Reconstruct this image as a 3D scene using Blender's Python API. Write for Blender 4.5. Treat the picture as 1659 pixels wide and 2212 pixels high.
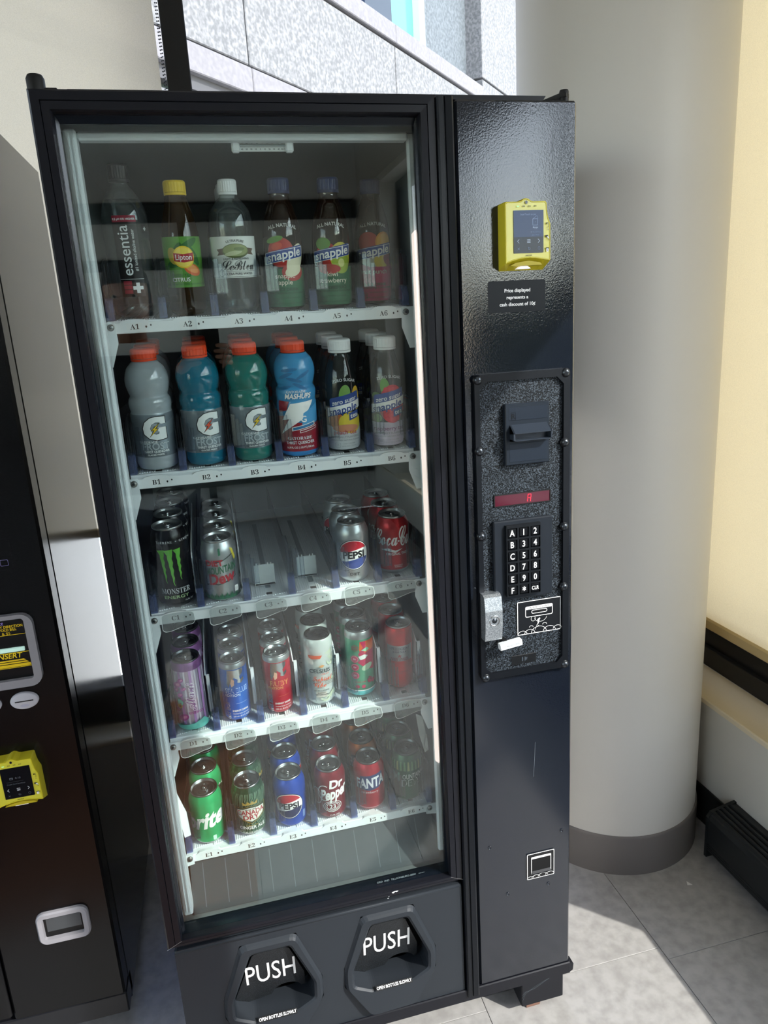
import bpy, bmesh, math, random
from mathutils import Matrix, Vector
from mathutils.geometry import tessellate_polygon
random.seed(7)
SC = bpy.context.scene
for o in list(bpy.data.objects):
    bpy.data.objects.remove(o, do_unlink=True)
COL = SC.collection
PI = math.pi

# ------------------------------------------------------------------ camera
cd = bpy.data.cameras.new('camera'); cam = bpy.data.objects.new('camera', cd); COL.objects.link(cam)
RX = Vector((0.96929236, -0.23953517, -0.05803498))      # camera right / forward / down in world axes
DN = Vector((-0.11378502, -0.23005764, -0.96621698))
FW = Vector((0.21840726, 0.94318108, -0.2504458))
cam.matrix_world = Matrix(((RX.x, -DN.x, -FW.x, 0), (RX.y, -DN.y, -FW.y, 0), (RX.z, -DN.z, -FW.z, 1.49), (0, 0, 0, 1)))
cd.sensor_fit = 'VERTICAL'; cd.sensor_height = 36; cd.lens = 1534.685 / 2212 * 36
cd.clip_start = 0.02; cd.clip_end = 300
SC.camera = cam

# ------------------------------------------------------------------ sky, sun, exposure
w = bpy.data.worlds.new('sky'); SC.world = w; w.use_nodes = True
nt = w.node_tree; bg = nt.nodes['Background']
sky = nt.nodes.new('ShaderNodeTexSky'); sky.sky_type = 'NISHITA'; sky.sun_disc = False
sky.sun_elevation = math.radians(36); sky.sun_rotation = math.radians(135); sky.air_density = 1.0; sky.dust_density = 0.6; sky.ozone_density = 1.6; sky.altitude = 100
hs = nt.nodes.new('ShaderNodeHueSaturation'); hs.inputs['Saturation'].default_value = .62
nt.links.new(sky.outputs[0], hs.inputs['Color']); nt.links.new(hs.outputs[0], bg.inputs[0]); bg.inputs[1].default_value = 1.0
sd = bpy.data.lights.new('sun', 'SUN'); sun = bpy.data.objects.new('sun', sd); COL.objects.link(sun)
sd.energy = 6.8; sd.angle = math.radians(0.55); sd.color = (1.0, 0.985, 0.96)
sun.rotation_euler = Vector((-1, 1, -1.04)).to_track_quat('-Z', 'Y').to_euler()
sun.location = (6, -6, 8)
SC.view_settings.view_transform = 'Standard'; SC.view_settings.look = 'None'
SC.view_settings.exposure = 0.0; SC.view_settings.gamma = 1.0; SC.view_settings.use_curve_mapping = False
SC.cycles.transparent_max_bounces = 40; SC.cycles.max_bounces = 14
SC.cycles.sample_clamp_indirect = 60; SC.cycles.blur_glossy = 0.2; SC.cycles.diffuse_bounces = 6; SC.cycles.glossy_bounces = 6; SC.cycles.transmission_bounces = 10

# ------------------------------------------------------------------ helpers
def C(h):
    h = h.lstrip('#'); v = [int(h[i:i+2], 16) / 255 for i in (0, 2, 4)]
    return tuple([(x / 12.92 if x <= .04045 else ((x + .055) / 1.055) ** 2.4) for x in v] + [1])

MATS = {}
def P(name, col, rough=.5, metal=0, spec=.5, coat=0, trans=0, emit=0, ior=1.45, bump=None, speck=None):
    if name in MATS: return MATS[name]
    m = bpy.data.materials.new(name); m.use_nodes = True; b = m.node_tree.nodes['Principled BSDF']; n = m.node_tree.nodes; L = m.node_tree.links
    c = C(col) if isinstance(col, str) else col
    b.inputs['Base Color'].default_value = c; b.inputs['Roughness'].default_value = rough
    b.inputs['Metallic'].default_value = metal; b.inputs['Specular IOR Level'].default_value = spec
    b.inputs['Coat Weight'].default_value = coat; b.inputs['Coat Roughness'].default_value = .05
    b.inputs['Transmission Weight'].default_value = trans; b.inputs['IOR'].default_value = ior
    if emit:
        b.inputs['Emission Color'].default_value = c; b.inputs['Emission Strength'].default_value = emit
    if bump or speck:
        tc = n.new('ShaderNodeTexCoord')
    if bump:
        sc_, st, dist = bump[:3]
        t = n.new('ShaderNodeTexNoise'); t.inputs['Scale'].default_value = sc_; t.inputs['Detail'].default_value = 2
        bp = n.new('ShaderNodeBump'); bp.inputs['Strength'].default_value = st; bp.inputs['Distance'].default_value = dist
        L.new(tc.outputs['Object'], t.inputs['Vector']); L.new(t.outputs[0], bp.inputs['Height']); L.new(bp.outputs[0], b.inputs['Normal'])
        if coat: L.new(bp.outputs[0], b.inputs['Coat Normal'])
    if speck:                                   # (scale, colour a, colour b, lo, hi)
        t = n.new('ShaderNodeTexNoise'); t.inputs['Scale'].default_value = speck[0]; t.inputs['Detail'].default_value = speck[5] if len(speck) > 5 else 3
        r = n.new('ShaderNodeValToRGB'); r.color_ramp.elements[0].color = C(speck[1]); r.color_ramp.elements[1].color = C(speck[2])
        r.color_ramp.elements[0].position = speck[3]; r.color_ramp.elements[1].position = speck[4]
        L.new(tc.outputs['Object'], t.inputs['Vector']); L.new(t.outputs[0], r.inputs[0]); L.new(r.outputs[0], b.inputs['Base Color'])
    MATS[name] = m; return m

def clear(name, tint, f0=.04, rough=0.0, edge=None, body=0, bodycol='#ffffff'):
    """thin clear sheet: see-through, reflecting more at grazing angles; EDGE tints what is seen edge-on; BODY adds a little diffuse"""
    if name in MATS: return MATS[name]
    m = bpy.data.materials.new(name); m.use_nodes = True; n = m.node_tree.nodes; L = m.node_tree.links
    n.remove(n['Principled BSDF']); out = n['Material Output']
    lw = n.new('ShaderNodeLayerWeight'); lw.inputs[0].default_value = .5
    pw = n.new('ShaderNodeMath'); pw.operation = 'POWER'; pw.inputs[1].default_value = 5; L.new(lw.outputs['Facing'], pw.inputs[0])
    ma = n.new('ShaderNodeMath'); ma.operation = 'MULTIPLY_ADD'; ma.inputs[1].default_value = .9 - f0; ma.inputs[2].default_value = f0; L.new(pw.outputs[0], ma.inputs[0])
    tr = n.new('ShaderNodeBsdfTransparent'); tr.inputs[0].default_value = C(tint)
    if edge:
        p2 = n.new('ShaderNodeMath'); p2.operation = 'POWER'; p2.inputs[1].default_value = 2.2; L.new(lw.outputs['Facing'], p2.inputs[0])
        mx = n.new('ShaderNodeMix'); mx.data_type = 'RGBA'; mx.inputs[6].default_value = C(tint); mx.inputs[7].default_value = C(edge)
        L.new(p2.outputs[0], mx.inputs[0]); L.new(mx.outputs[2], tr.inputs[0])
    base = tr.outputs[0]
    if body:
        df = n.new('ShaderNodeBsdfDiffuse'); df.inputs[0].default_value = C(bodycol)
        mb = n.new('ShaderNodeMixShader'); mb.inputs[0].default_value = body; L.new(base, mb.inputs[1]); L.new(df.outputs[0], mb.inputs[2]); base = mb.outputs[0]
    gl = n.new('ShaderNodeBsdfGlossy'); gl.inputs['Roughness'].default_value = rough
    ms = n.new('ShaderNodeMixShader'); L.new(ma.outputs[0], ms.inputs[0]); L.new(base, ms.inputs[1]); L.new(gl.outputs[0], ms.inputs[2])
    L.new(ms.outputs[0], out.inputs[0]); MATS[name] = m; return m

class MB:
    def __init__(s): s.v = []; s.f = []; s.mi = []; s.sm = []
    def add(s, vs, fs, mi=0, smooth=False):
        b = len(s.v); s.v += [tuple(v) for v in vs]
        for f in fs: s.f.append(tuple(i + b for i in f)); s.mi.append(mi); s.sm.append(smooth)
        return s
    def box(s, x0, x1, y0, y1, z0, z1, mi=0, c=0):
        if c <= 0:
            vs = [(x, y, z) for x in (x0, x1) for y in (y0, y1) for z in (z0, z1)]
            return s.add(vs, [(0, 1, 3, 2), (4, 6, 7, 5), (0, 4, 5, 1), (2, 3, 7, 6), (0, 2, 6, 4), (1, 5, 7, 3)], mi)
        cx, cy, cz = (x0+x1)/2, (y0+y1)/2, (z0+z1)/2; X, Y, Z = (x1-x0)/2, (y1-y0)/2, (z1-z0)/2; c = min(c, X*.9, Y*.9, Z*.9)
        vs = []; ix = {}
        for sx in (-1, 1):
            for sy in (-1, 1):
                for sz in (-1, 1):
                    for k in range(3):
                        d = [X - c, Y - c, Z - c]; d[k] += c; ix[sx, sy, sz, k] = len(vs)
                        vs.append((cx + sx*d[0], cy + sy*d[1], cz + sz*d[2]))
        fs = []
        R = ((-1, -1), (-1, 1), (1, 1), (1, -1))
        for q in (-1, 1):
            fs.append(tuple(ix[q, a, b, 0] for a, b in R)); fs.append(tuple(ix[a, q, b, 1] for a, b in R)); fs.append(tuple(ix[a, b, q, 2] for a, b in R))
        for a in (-1, 1):
            for b in (-1, 1):
                fs.append((ix[a, b, -1, 0], ix[a, b, 1, 0], ix[a, b, 1, 1], ix[a, b, -1, 1]))
                fs.append((ix[a, -1, b, 0], ix[a, 1, b, 0], ix[a, 1, b, 2], ix[a, -1, b, 2]))
                fs.append((ix[-1, a, b, 1], ix[1, a, b, 1], ix[1, a, b, 2], ix[-1, a, b, 2]))
                for d in (-1, 1): fs.append((ix[a, b, d, 0], ix[a, b, d, 1], ix[a, b, d, 2]))
        return s.add(vs, fs, mi)
    def prism(s, pts, ax, a, b, mi=0, holes=(), smooth=False):
        """PTS extruded along AX: 'y' pts are (x,z); 'x' pts are (y,z); 'z' pts are (x,y)"""
        def V(p, t): return {'y': (p[0], t, p[1]), 'x': (t, p[0], p[1]), 'z': (p[0], p[1], t)}[ax]
        loops = [list(pts)] + [list(h) for h in holes]
        flat = [p for l in loops for p in l]; n = len(flat)
        tris = tessellate_polygon([[Vector((p[0], p[1], 0)) for p in l] for l in loops])
        s.add([V(p, a) for p in flat] + [V(p, b) for p in flat], [tuple(t) for t in tris] + [tuple(i + n for i in t) for t in tris], mi)
        o = 0
        for l in loops:
            k = len(l); s.add([V(p, a) for p in l] + [V(p, b) for p in l], [(i, (i+1) % k, (i+1) % k + k, i + k) for i in range(k)], mi, smooth)
        return s
    def loft(s, loops, mi=0, cap0=False, cap1=False, smooth=False, close=True):
        n = len(loops[0]); vs = [v for l in loops for v in l]; fs = []
        for j in range(len(loops) - 1):
            for i in range(n if close else n - 1):
                fs.append((j*n + i, j*n + (i+1) % n, (j+1)*n + (i+1) % n, (j+1)*n + i))
        if cap0: fs.append(tuple(range(n)))
        if cap1: fs.append(tuple((len(loops)-1)*n + i for i in range(n)))
        return s.add(vs, fs, mi, smooth)
    def lathe(s, prof, n=36, c=(0, 0, 0), ax='z', mi=0, bands=None, smooth=True):
        """PROF [(r,z)]; BANDS [(zmax, mi)] picks a material by height"""
        for j in range(len(prof) - 1):
            (r0, z0), (r1, z1) = prof[j], prof[j+1]; vs = []
            for r, z in ((r0, z0), (r1, z1)):
                for i in range(n):
                    a = 2*PI*i/n; p = (r*math.sin(a), -r*math.cos(a), z)
                    if ax == 'y': p = (p[0], p[2], p[1])
                    if ax == 'x': p = (p[2], p[0], p[1])
                    vs.append((p[0]+c[0], p[1]+c[1], p[2]+c[2]))
            k = mi
            if bands:
                zm = (z0+z1)/2; k = next((b for zz, b in bands if zm < zz), bands[-1][1])
            s.add(vs, [(i, (i+1) % n, n + (i+1) % n, n + i) for i in range(n)], k, smooth)
        return s
    def tube(s, path, r, n=8, mi=0):
        path = [Vector(p) for p in path]; loops = []
        for i, p in enumerate(path):
            t = (path[min(i+1, len(path)-1)] - path[max(i-1, 0)]).normalized()
            u = t.cross(Vector((0, 0, 1)) if abs(t.z) < .9 else Vector((1, 0, 0))).normalized(); v = t.cross(u)
            loops.append([tuple(p + r*(math.cos(2*PI*k/n)*u + math.sin(2*PI*k/n)*v)) for k in range(n)])
        return s.loft(loops, mi, True, True, True)
    def mesh(s, name, mats):
        me = bpy.data.meshes.new(name); me.from_pydata(s.v, [], s.f)
        for m in mats: me.materials.append(m)
        for p, k, q in zip(me.polygons, s.mi, s.sm): p.material_index = k; p.use_smooth = q
        b = bmesh.new(); b.from_mesh(me); bmesh.ops.remove_doubles(b, verts=b.verts, dist=1e-6); bmesh.ops.recalc_face_normals(b, faces=b.faces); b.to_mesh(me); b.free()
        return me
    def build(s, name, mats, parent=None, label=None, kind=None):
        if not isinstance(mats, (list, tuple)): mats = [mats]
        return link(name, s.mesh(name, mats), parent, label, kind)

def link(name, me, parent=None, label=None, kind=None):
    o = bpy.data.objects.new(name, me); COL.objects.link(o)
    if parent is not None:
        o.parent = parent
        if parent.get('_world'): o.matrix_parent_inverse = Matrix.Translation(-parent.location)
    if label: o['label'] = label
    if kind: o['kind'] = kind
    return o
def thing(name, label, cat, loc=(0, 0, 0), group=None, rz=0, world=False):
    o = bpy.data.objects.new(name, None); COL.objects.link(o); o.location = loc; o.rotation_euler = (0, 0, rz); o.empty_display_size = .05
    o['label'] = label; o['category'] = cat
    if group: o['group'] = group
    if world: o['_world'] = 1
    return o
def tag(o, label, cat, group=None):
    o['label'] = label; o['category'] = cat
    if group: o['group'] = group
    return o
def dup(root, loc, rz=0):
    r = root.copy(); COL.objects.link(r); r.location = loc; r.rotation_euler = (root.rotation_euler[0], 0, rz)
    for ch in list(root.children):
        c = ch.copy(); COL.objects.link(c); c.parent = r
        for g in list(ch.children):
            d = g.copy(); COL.objects.link(d); d.parent = c
    return r
def pf(x, z, y, F=1.18):
    """a point read on the plane Y=F, moved along its sight line to depth Y (used once to place parts that stand proud)"""
    k = y / F; return (x*k, 1.49 + (z - 1.49)*k)

# ------------------------------------------------------------------ flat print (lettering and marks)
TX = {}
def _m(s, up, lo, dg):
    r = ''
    for ch in s:
        if 'A' <= ch <= 'Z': r += chr(up + ord(ch) - 65)
        elif 'a' <= ch <= 'z': r += chr(lo + ord(ch) - 97)
        elif '0' <= ch <= '9' and dg: r += chr(dg + ord(ch) - 48)
        else: r += ch
    return r
FONTS = {'serif': (0x1D400, 0x1D41A, 0x1D7CE), 'script': (0x1D4D0, 0x1D4EA, 0)}
def text2d(s, font='', bold=0.0):
    k = (s, font, bold)
    if k in TX: return TX[k]
    c = bpy.data.curves.new('t', 'FONT'); c.body = _m(s, *FONTS[font]) if font else s; c.size = 1; c.resolution_u = 3; c.offset = bold
    o = bpy.data.objects.new('t', c); me = bpy.data.meshes.new_from_object(o)
    vs = [(v.co.x, v.co.y) for v in me.vertices]; fs = [tuple(p.vertices) for p in me.polygons]
    bpy.data.objects.remove(o); bpy.data.curves.remove(c); bpy.data.meshes.remove(me)
    if not vs: vs, fs = [(0, 0)], []
    x0 = min(v[0] for v in vs); x1 = max(v[0] for v in vs)
    TX[k] = ([(v[0] - (x0+x1)/2, v[1]) for v in vs], fs, x1 - x0); return TX[k]
def ell(cx, cy, rx, ry, a0=0, a1=360, n=24, rot=0):
    full = abs(a1 - a0) >= 360; k = n if full else n + 1; r = math.radians(rot); o = []
    for i in range(k):
        a = math.radians(a0 + (a1 - a0)*i/n); x, y = rx*math.cos(a), ry*math.sin(a)
        o.append((cx + x*math.cos(r) - y*math.sin(r), cy + x*math.sin(r) + y*math.cos(r)))
    return o
def rrect(x0, y0, x1, y1, r, n=4):
    o = []
    for cx, cy, a in ((x1-r, y1-r, 0), (x0+r, y1-r, 90), (x0+r, y0+r, 180), (x1-r, y0+r, 270)):
        o += [(cx + r*math.cos(math.radians(a + 90*i/n)), cy + r*math.sin(math.radians(a + 90*i/n))) for i in range(n+1)]
    return o
def stroke(pts, wd):
    """a polyline as a closed outline of width WD"""
    L = []; R = []; n = len(pts)
    for i in range(n):
        a = pts[max(i-1, 0)]; b = pts[min(i+1, n-1)]; d = math.hypot(b[0]-a[0], b[1]-a[1]) or 1
        nx, ny = -(b[1]-a[1])/d*wd/2, (b[0]-a[0])/d*wd/2
        L.append((pts[i][0]+nx, pts[i][1]+ny)); R.append((pts[i][0]-nx, pts[i][1]-ny))
    return L + R[::-1]
class Dec:
    """print in millimetres: x right, y up; each item lies a hair above the one before"""
    def __init__(s, step=.10): s.v = []; s.f = []; s.m = []; s.mats = []; s.k = 0; s.step = step
    def _mi(s, m):
        if m not in s.mats: s.mats.append(m)
        return s.mats.index(m)
    def _put(s, vs, fs, m):
        b = len(s.v); s.k += 1; e = s.k*s.step
        s.v += [(x, y, e) for x, y in vs]; mi = s._mi(m)
        for f in fs: s.f.append(tuple(i + b for i in f)); s.m.append(mi)
        return s
    def poly(s, pts, m, holes=()):
        loops = [list(pts)] + [list(h) for h in holes]
        return s._put([p for l in loops for p in l], [tuple(t) for t in tessellate_polygon([[Vector((p[0], p[1], 0)) for p in l] for l in loops])], m)
    def rect(s, x0, y0, x1, y1, m): return s.poly([(x0, y0), (x1, y0), (x1, y1), (x0, y1)], m)
    def line(s, pts, wd, m):
        for a, b in zip(pts[:-1], pts[1:]):
            s.k -= 1 if a is not pts[0] else 0
            s.poly(stroke([a, b], wd), m)
        return s
    def frame(s, pts, wd, m):                                          # outline only
        n = len(pts); cx = sum(p[0] for p in pts)/n; cy = sum(p[1] for p in pts)/n
        xs = [abs(p[0]-cx) for p in pts]; ys = [abs(p[1]-cy) for p in pts]; kx = 1 - wd/max(xs); ky = 1 - wd/max(ys)
        return s.poly(pts, m, [[(cx + (p[0]-cx)*kx, cy + (p[1]-cy)*ky) for p in pts]])
    def text(s, t, h, x, y, m, font='', bold=.0, shear=0, sx=1, rot=0, align='c', arc=0, wmax=None, slope=0):
        if font in ('sans', 'ital'):
            bold += .018; shear += .22 if font == 'ital' else 0; font = ''
        vs, fs, wd = text2d(t, font, bold); k = h / .7; kx = k*sx
        if wmax and wd*kx > wmax: kx = wmax/wd
        ox = {'c': 0, 'l': wd*kx/2, 'r': -wd*kx/2}[align]; r = math.radians(rot); out = []
        for a, b in vs:
            px, py = a*kx + b*k*shear + ox, b*k
            if arc: th = px/arc; px, py = (arc + py)*math.sin(th), (arc + py)*math.cos(th) - arc      # bends down at the ends
            py += px*slope
            out.append((x + px*math.cos(r) - py*math.sin(r), y + px*math.sin(r) + py*math.cos(r)))
        return s._put(out, fs, m)
    def _bm(s, dx=0, dy=0):
        me = bpy.data.meshes.new('print'); me.from_pydata(s.v, [], s.f)
        for p, k in zip(me.polygons, s.m): p.material_index = k
        b = bmesh.new(); b.from_mesh(me); bpy.data.meshes.remove(me)
        for ax, d in ((0, dx), (1, dy)):
            if not d: continue
            lo = min(v.co[ax] for v in b.verts); hi = max(v.co[ax] for v in b.verts); t = math.ceil(lo/d)*d + 1e-4
            while t < hi:
                no = (1, 0, 0) if ax == 0 else (0, 1, 0)
                bmesh.ops.bisect_plane(b, geom=b.verts[:] + b.edges[:] + b.faces[:], plane_co=(t*no[0], t*no[1], 0), plane_no=no); t += d
        return b
    def wrap(s, name, parent, rfun, curved=False, label=None):
        b = s._bm(3.0, 4.0 if curved else 0)
        for v in b.verts:
            x, y, e = v.co; r = rfun(y/1000); a = x/1000/rfun(max(min(y/1000, .1), .02)); r += .00015 + e/1000
            v.co = (r*math.sin(a), -r*math.cos(a), y/1000)
        return s._fin(b, name, parent, label)
    def flat(s, name, parent, org, ux=(1, 0, 0), uy=(0, 0, 1), label=None):
        b = s._bm(); o = Vector(org); X = Vector(ux).normalized(); Y = Vector(uy).normalized(); N = X.cross(Y)
        for v in b.verts:
            x, y, e = v.co; v.co = o + X*x/1000 + Y*y/1000 + N*(.00012 + e/1000)
        return s._fin(b, name, parent, label)
    def _fin(s, b, name, parent, label):
        me = bpy.data.meshes.new(name); bmesh.ops.recalc_face_normals(b, faces=b.faces); b.to_mesh(me); b.free()
        for m in s.mats: me.materials.append(m)
        return link(name, me, parent, label)
def ink(h, rough=.45, metal=0): return P('ink_' + h.strip('#') + ('_m' if metal else '') , h, rough, metal)
WHITE = ink('#f2f2f0'); BLACK = ink('#0b0b0d'); CREAM = ink('#e9e4d0')

# ------------------------------------------------------------------ materials
def blind_mat(name, col, transp, tl):
    m = bpy.data.materials.new(name); m.use_nodes = True; n = m.node_tree.nodes; L = m.node_tree.links
    n.remove(n['Principled BSDF']); out = n['Material Output']
    tc = n.new('ShaderNodeTexCoord'); wv = n.new('ShaderNodeTexNoise'); wv.inputs['Scale'].default_value = 600; L.new(tc.outputs['Object'], wv.inputs['Vector'])
    rp = n.new('ShaderNodeValToRGB'); c = C(col); rp.color_ramp.elements[0].color = tuple(x*.9 for x in c[:3]) + (1,); rp.color_ramp.elements[1].color = c
    rp.color_ramp.elements[0].position = .35; rp.color_ramp.elements[1].position = .6; L.new(wv.outputs[0], rp.inputs[0])
    df = n.new('ShaderNodeBsdfDiffuse'); t = n.new('ShaderNodeBsdfTranslucent'); tr = n.new('ShaderNodeBsdfTransparent'); tr.inputs[0].default_value = c
    for s in (df, t): L.new(rp.outputs[0], s.inputs[0])
    a = n.new('ShaderNodeMixShader'); a.inputs[0].default_value = tl; L.new(df.outputs[0], a.inputs[1]); L.new(t.outputs[0], a.inputs[2])
    b = n.new('ShaderNodeMixShader'); b.inputs[0].default_value = transp; L.new(a.outputs[0], b.inputs[1]); L.new(tr.outputs[0], b.inputs[2])
    L.new(b.outputs[0], out.inputs[0]); return m
M_tile = P('tile_grey', '#b9b8b5', .40, bump=(90, .12, .002), speck=(34, '#9b9895', '#aeaba8', .34, .62, 12))
M_joint = P('tile_joint', '#7e7c79', .8)
M_paint = P('wall_paint', '#cbc6bc', .75, bump=(220, .05, .001))
M_colpaint = P('column_paint', '#cfccc6', .42, bump=(160, .04, .001))
M_ceil = P('ceiling_paint', '#d2cfc8', .8)
M_frontw = P('far_wall_paint', '#dcdbd6', .8)
M_sill = P('sill_board', '#dccdb0', .35)
M_base = P('vinyl_base', '#6d6866', .45)
M_baseblk = P('dark_vinyl_base', '#232322', .45)
M_alu = P('dark_aluminium', '#17181b', .32, 0, .5)
M_heater = P('heater_metal', '#1d1f20', .42)
M_winglass = clear('window_glass', '#fbfbf9', .045)
M_blindw = blind_mat('screen_fabric', '#f3ede0', .22, .80)
M_blindr = blind_mat('screen_fabric_warm', '#ebe3cf', .04, .52)
M_black = P('black_paint', '#141922', .10, 0, .5, .6, bump=(420, .11, .0010))         # glossy orange-peel enamel
M_side = P('black_side', '#0c0d10', .24, 0, 1.0, 1.0); M_side.node_tree.nodes['Principled BSDF'].inputs['Coat Roughness'].default_value = .22
M_frame = P('black_frame', '#15161c', .36, 0, .28)
M_matt = P('black_matt', '#08090a', .55)
M_plast = P('black_plastic', '#282c31', .45, 0, .28, bump=(900, .10, .0006))
M_grain = P('grained_plate', '#1b1e22', .5, 0, .22, bump=(520, .6, .0015), speck=(620, '#07090c', '#59636d', .46, .74, 2))
M_rim = P('plate_rim', '#101318', .38, 0, .25)
M_liner = P('cabinet_liner', '#6f7678', .5)
M_trimw = P('white_trim', '#dfe6ea', .4)
M_white = P('white_plastic', '#e6ebee', .38)
M_steel = P('steel', '#b9bcc0', .28, 1)
M_bolt = P('bolt_steel', '#4d5258', .3, .8)
M_chrome = P('zinc_lock', '#c9ced3', .36, .9, bump=(600, .3, .0006), speck=(420, '#a9b2ba', '#eef2f5', .35, .7, 2))
M_glass = clear('door_glass', '#fcfefd', .042)
M_clear = clear('clear_plastic', '#eef1f4', .035, .02, '#8d98a6', .02, '#cfd8e4')
M_cblue = clear('blue_edge_plastic', '#d6ddf0', .06, .05, '#7488c4', .14, '#b4c4ec')
M_tag = clear('clear_tag', '#dfe3e2', .09, .06, '#9aa0a0', .12, '#e9eceb')
M_rimc = P('tag_edge_highlight', '#dfe4e4', .3)

# ------------------------------------------------------------------ the room
ZF = -0.04; ZC = 2.95
def struct(o): o['kind'] = 'structure'; return o
fl = struct(MB().box(-3.4, 1.5, -3.6, 2.25, ZF - .12, ZF - .004).build('floor', M_joint))
tw, tl_ = .4725, .945
tile_me = MB().box(-tw/2 + .0006, tw/2 - .0006, -tl_/2 + .0006, tl_/2 - .0006, -.004, 0, 0, .0006).mesh('tile', [M_tile])
for i in range(-8, 3):
    for j in range(-5, 2):
        x0 = .454 + tw*i; y0 = (1.255 if i % 2 == 0 else 1.22) + tl_*j
        if x0 > 1.3: continue
        t = link('tile', tile_me, fl); t.location = (x0 + tw/2, y0 + tl_/2, ZF)
XW = 1.325; YB = 2.0                                               # inner faces of the right-hand and back walls
WT, WS = 2.49, .376                                                # window head and sill
# right-hand wall: low wall, header, pier
rw = MB().box(XW, XW + .25, -3.6, 2.25, ZF, WS - .018).box(XW, XW + .25, -3.6, 2.25, WT, ZC).box(XW, XW + .25, 1.96, 2.25, WS - .018, WT).box(XW, XW + .25, -3.6, -2.9, WS - .018, WT)
struct(rw.build('wall_right', M_paint))
struct(MB().box(XW - .012, XW + .13, -3.6, 2.0, WS - .018, WS, 0, .003).build('trim_1', M_sill))
struct(MB().box(XW - .007, XW, 1.40, 1.99, ZF, .083, 0, .002).box(XW - .007, XW, -3.6, -1.22, ZF, .083, 0, .002).build('baseboard_right', M_baseblk))
# right-hand window
wr = MB().box(1.452, 1.53, -2.9, 1.96, WS, WS + .062, 0, .002)
wr.prism([(1.468, WS + .062), (1.53, WS + .062), (1.53, WS + .135), (1.478, WS + .135), (1.468, WS + .122)], 'y', -2.9, 1.96)
wr.box(1.492, 1.53, .80, 1.96, WS + .13, WS + .225)  # raised strip hidden behind the blind, added to stop a low sun sliver
wr.box(1.452, 1.53, -2.9, 1.96, WT - .06, WT, 0, .002)
for y in (1.93, .80, -.46, -1.75, -2.87): wr.box(1.455, 1.53, y - .03, y + .03, WS + .06, WT - .05, 0, .002)
w1 = struct(wr.build('window_1', M_alu))
for a, b in ((.83, 1.90), (-.43, .77), (-1.72, -.49), (-2.84, -1.78)):
    MB().box(1.497, 1.503, a, b, WS + .12, WT - .055).build('pane', M_winglass, w1)
# back wall and window
bw = MB().box(-3.4, 1.55, YB, YB + .25, ZF, WS - .018).box(-3.4, 1.55, YB, YB + .25, WT + .2, ZC).box(1.15, 1.55, YB, YB + .25, WS - .018, WT + .2).box(-3.4, -2.9, YB, YB + .25, WS - .018, WT + .2)
struct(bw.build('wall_back', M_paint))
struct(MB().box(-3.4, 1.325, YB - .012, YB + .13, WS - .018, WS, 0, .003).build('trim_2', M_sill))
wb = MB().box(-2.9, 1.15, 2.08, 2.16, WS, WS + .12, 0, .002).box(-2.9, 1.15, 2.08, 2.16, WT + .12, WT + .2, 0, .002)
for x0, x1 in ((-.016, .044), (-1.56, -1.50), (-2.9, -2.84), (1.09, 1.15)): wb.box(x0, x1, 2.08, 2.16, WS + .11, WT + .13, 0, .002)
w2 = struct(wb.build('window_2', M_alu))
for a, b in ((.044, 1.09), (-1.50, -.016), (-2.84, -1.56)):
    MB().box(a, b, 2.117, 2.123, WS + .12, WT + .12).build('pane', M_winglass, w2)
lw = MB().box(-3.6, -3.4, -3.6, 2.25, ZF, .4).box(-3.6, -3.4, -3.6, 2.25, 2.7, ZC).box(-3.6, -3.4, -3.6, -3.3, .4, 2.7).box(-3.6, -3.4, 1.6, 2.25, .4, 2.7)
struct(lw.build('wall_left', M_frontw))
w3 = MB().box(-3.54, -3.46, -3.3, 1.6, .4, .46).box(-3.54, -3.46, -3.3, 1.6, 2.64, 2.7)  # unseen left-wall window, added to bring in fill light
for y in (-3.27, -1.65, 0, 1.57): w3.box(-3.54, -3.46, y - .03, y + .03, .46, 2.64)
w3 = struct(w3.build('fill_window', M_alu))
for a, b in ((-3.24, -1.68), (-1.62, -.03), (.03, 1.54)): MB().box(-3.503, -3.497, a, b, .46, 2.64).build('pane', M_winglass, w3)
# wall behind the camera, ceiling
fw = MB().box(-3.4, 1.5, -3.8, -3.6, ZF, ZC)
struct(fw.build('wall_front', M_frontw))
for i, (x0, x1, z0, z1) in enumerate(((-3.4, 1.3, 2.36, 2.5), (-3.4, 1.3, 2.02, 2.10), (-.10, -.04, ZF, 2.36))):
    struct(MB().box(x0, x1, -3.6, -3.55, z0, z1).build('trim_%d' % (3 + i), M_matt))
struct(MB().box(-3.4, 1.3, -3.6, -3.5, .30, 1.40, 0, .005).build('trim_6', P('added_panel_dark', '#1b1e20', .5)))  # dark panel out of view, added to weaken the door glass reflection
struct(MB().box(-3.6, 1.6, -3.8, 2.3, ZC, ZC + .15).build('ceiling', M_ceil))
# column with its vinyl base
CX, CY = 1.063, 1.738
co = struct(MB().lathe([(.2558, ZF), (.2558, ZC)], 96, (CX, CY, 0)).build('column', M_colpaint))
MB().lathe([(.2615, ZF), (.2615, .066), (.2605, .074), (.2605, .080), (.2575, .083), (.2555, .083)], 96, (CX, CY, 0)).build('column_base', M_base, co)

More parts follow.
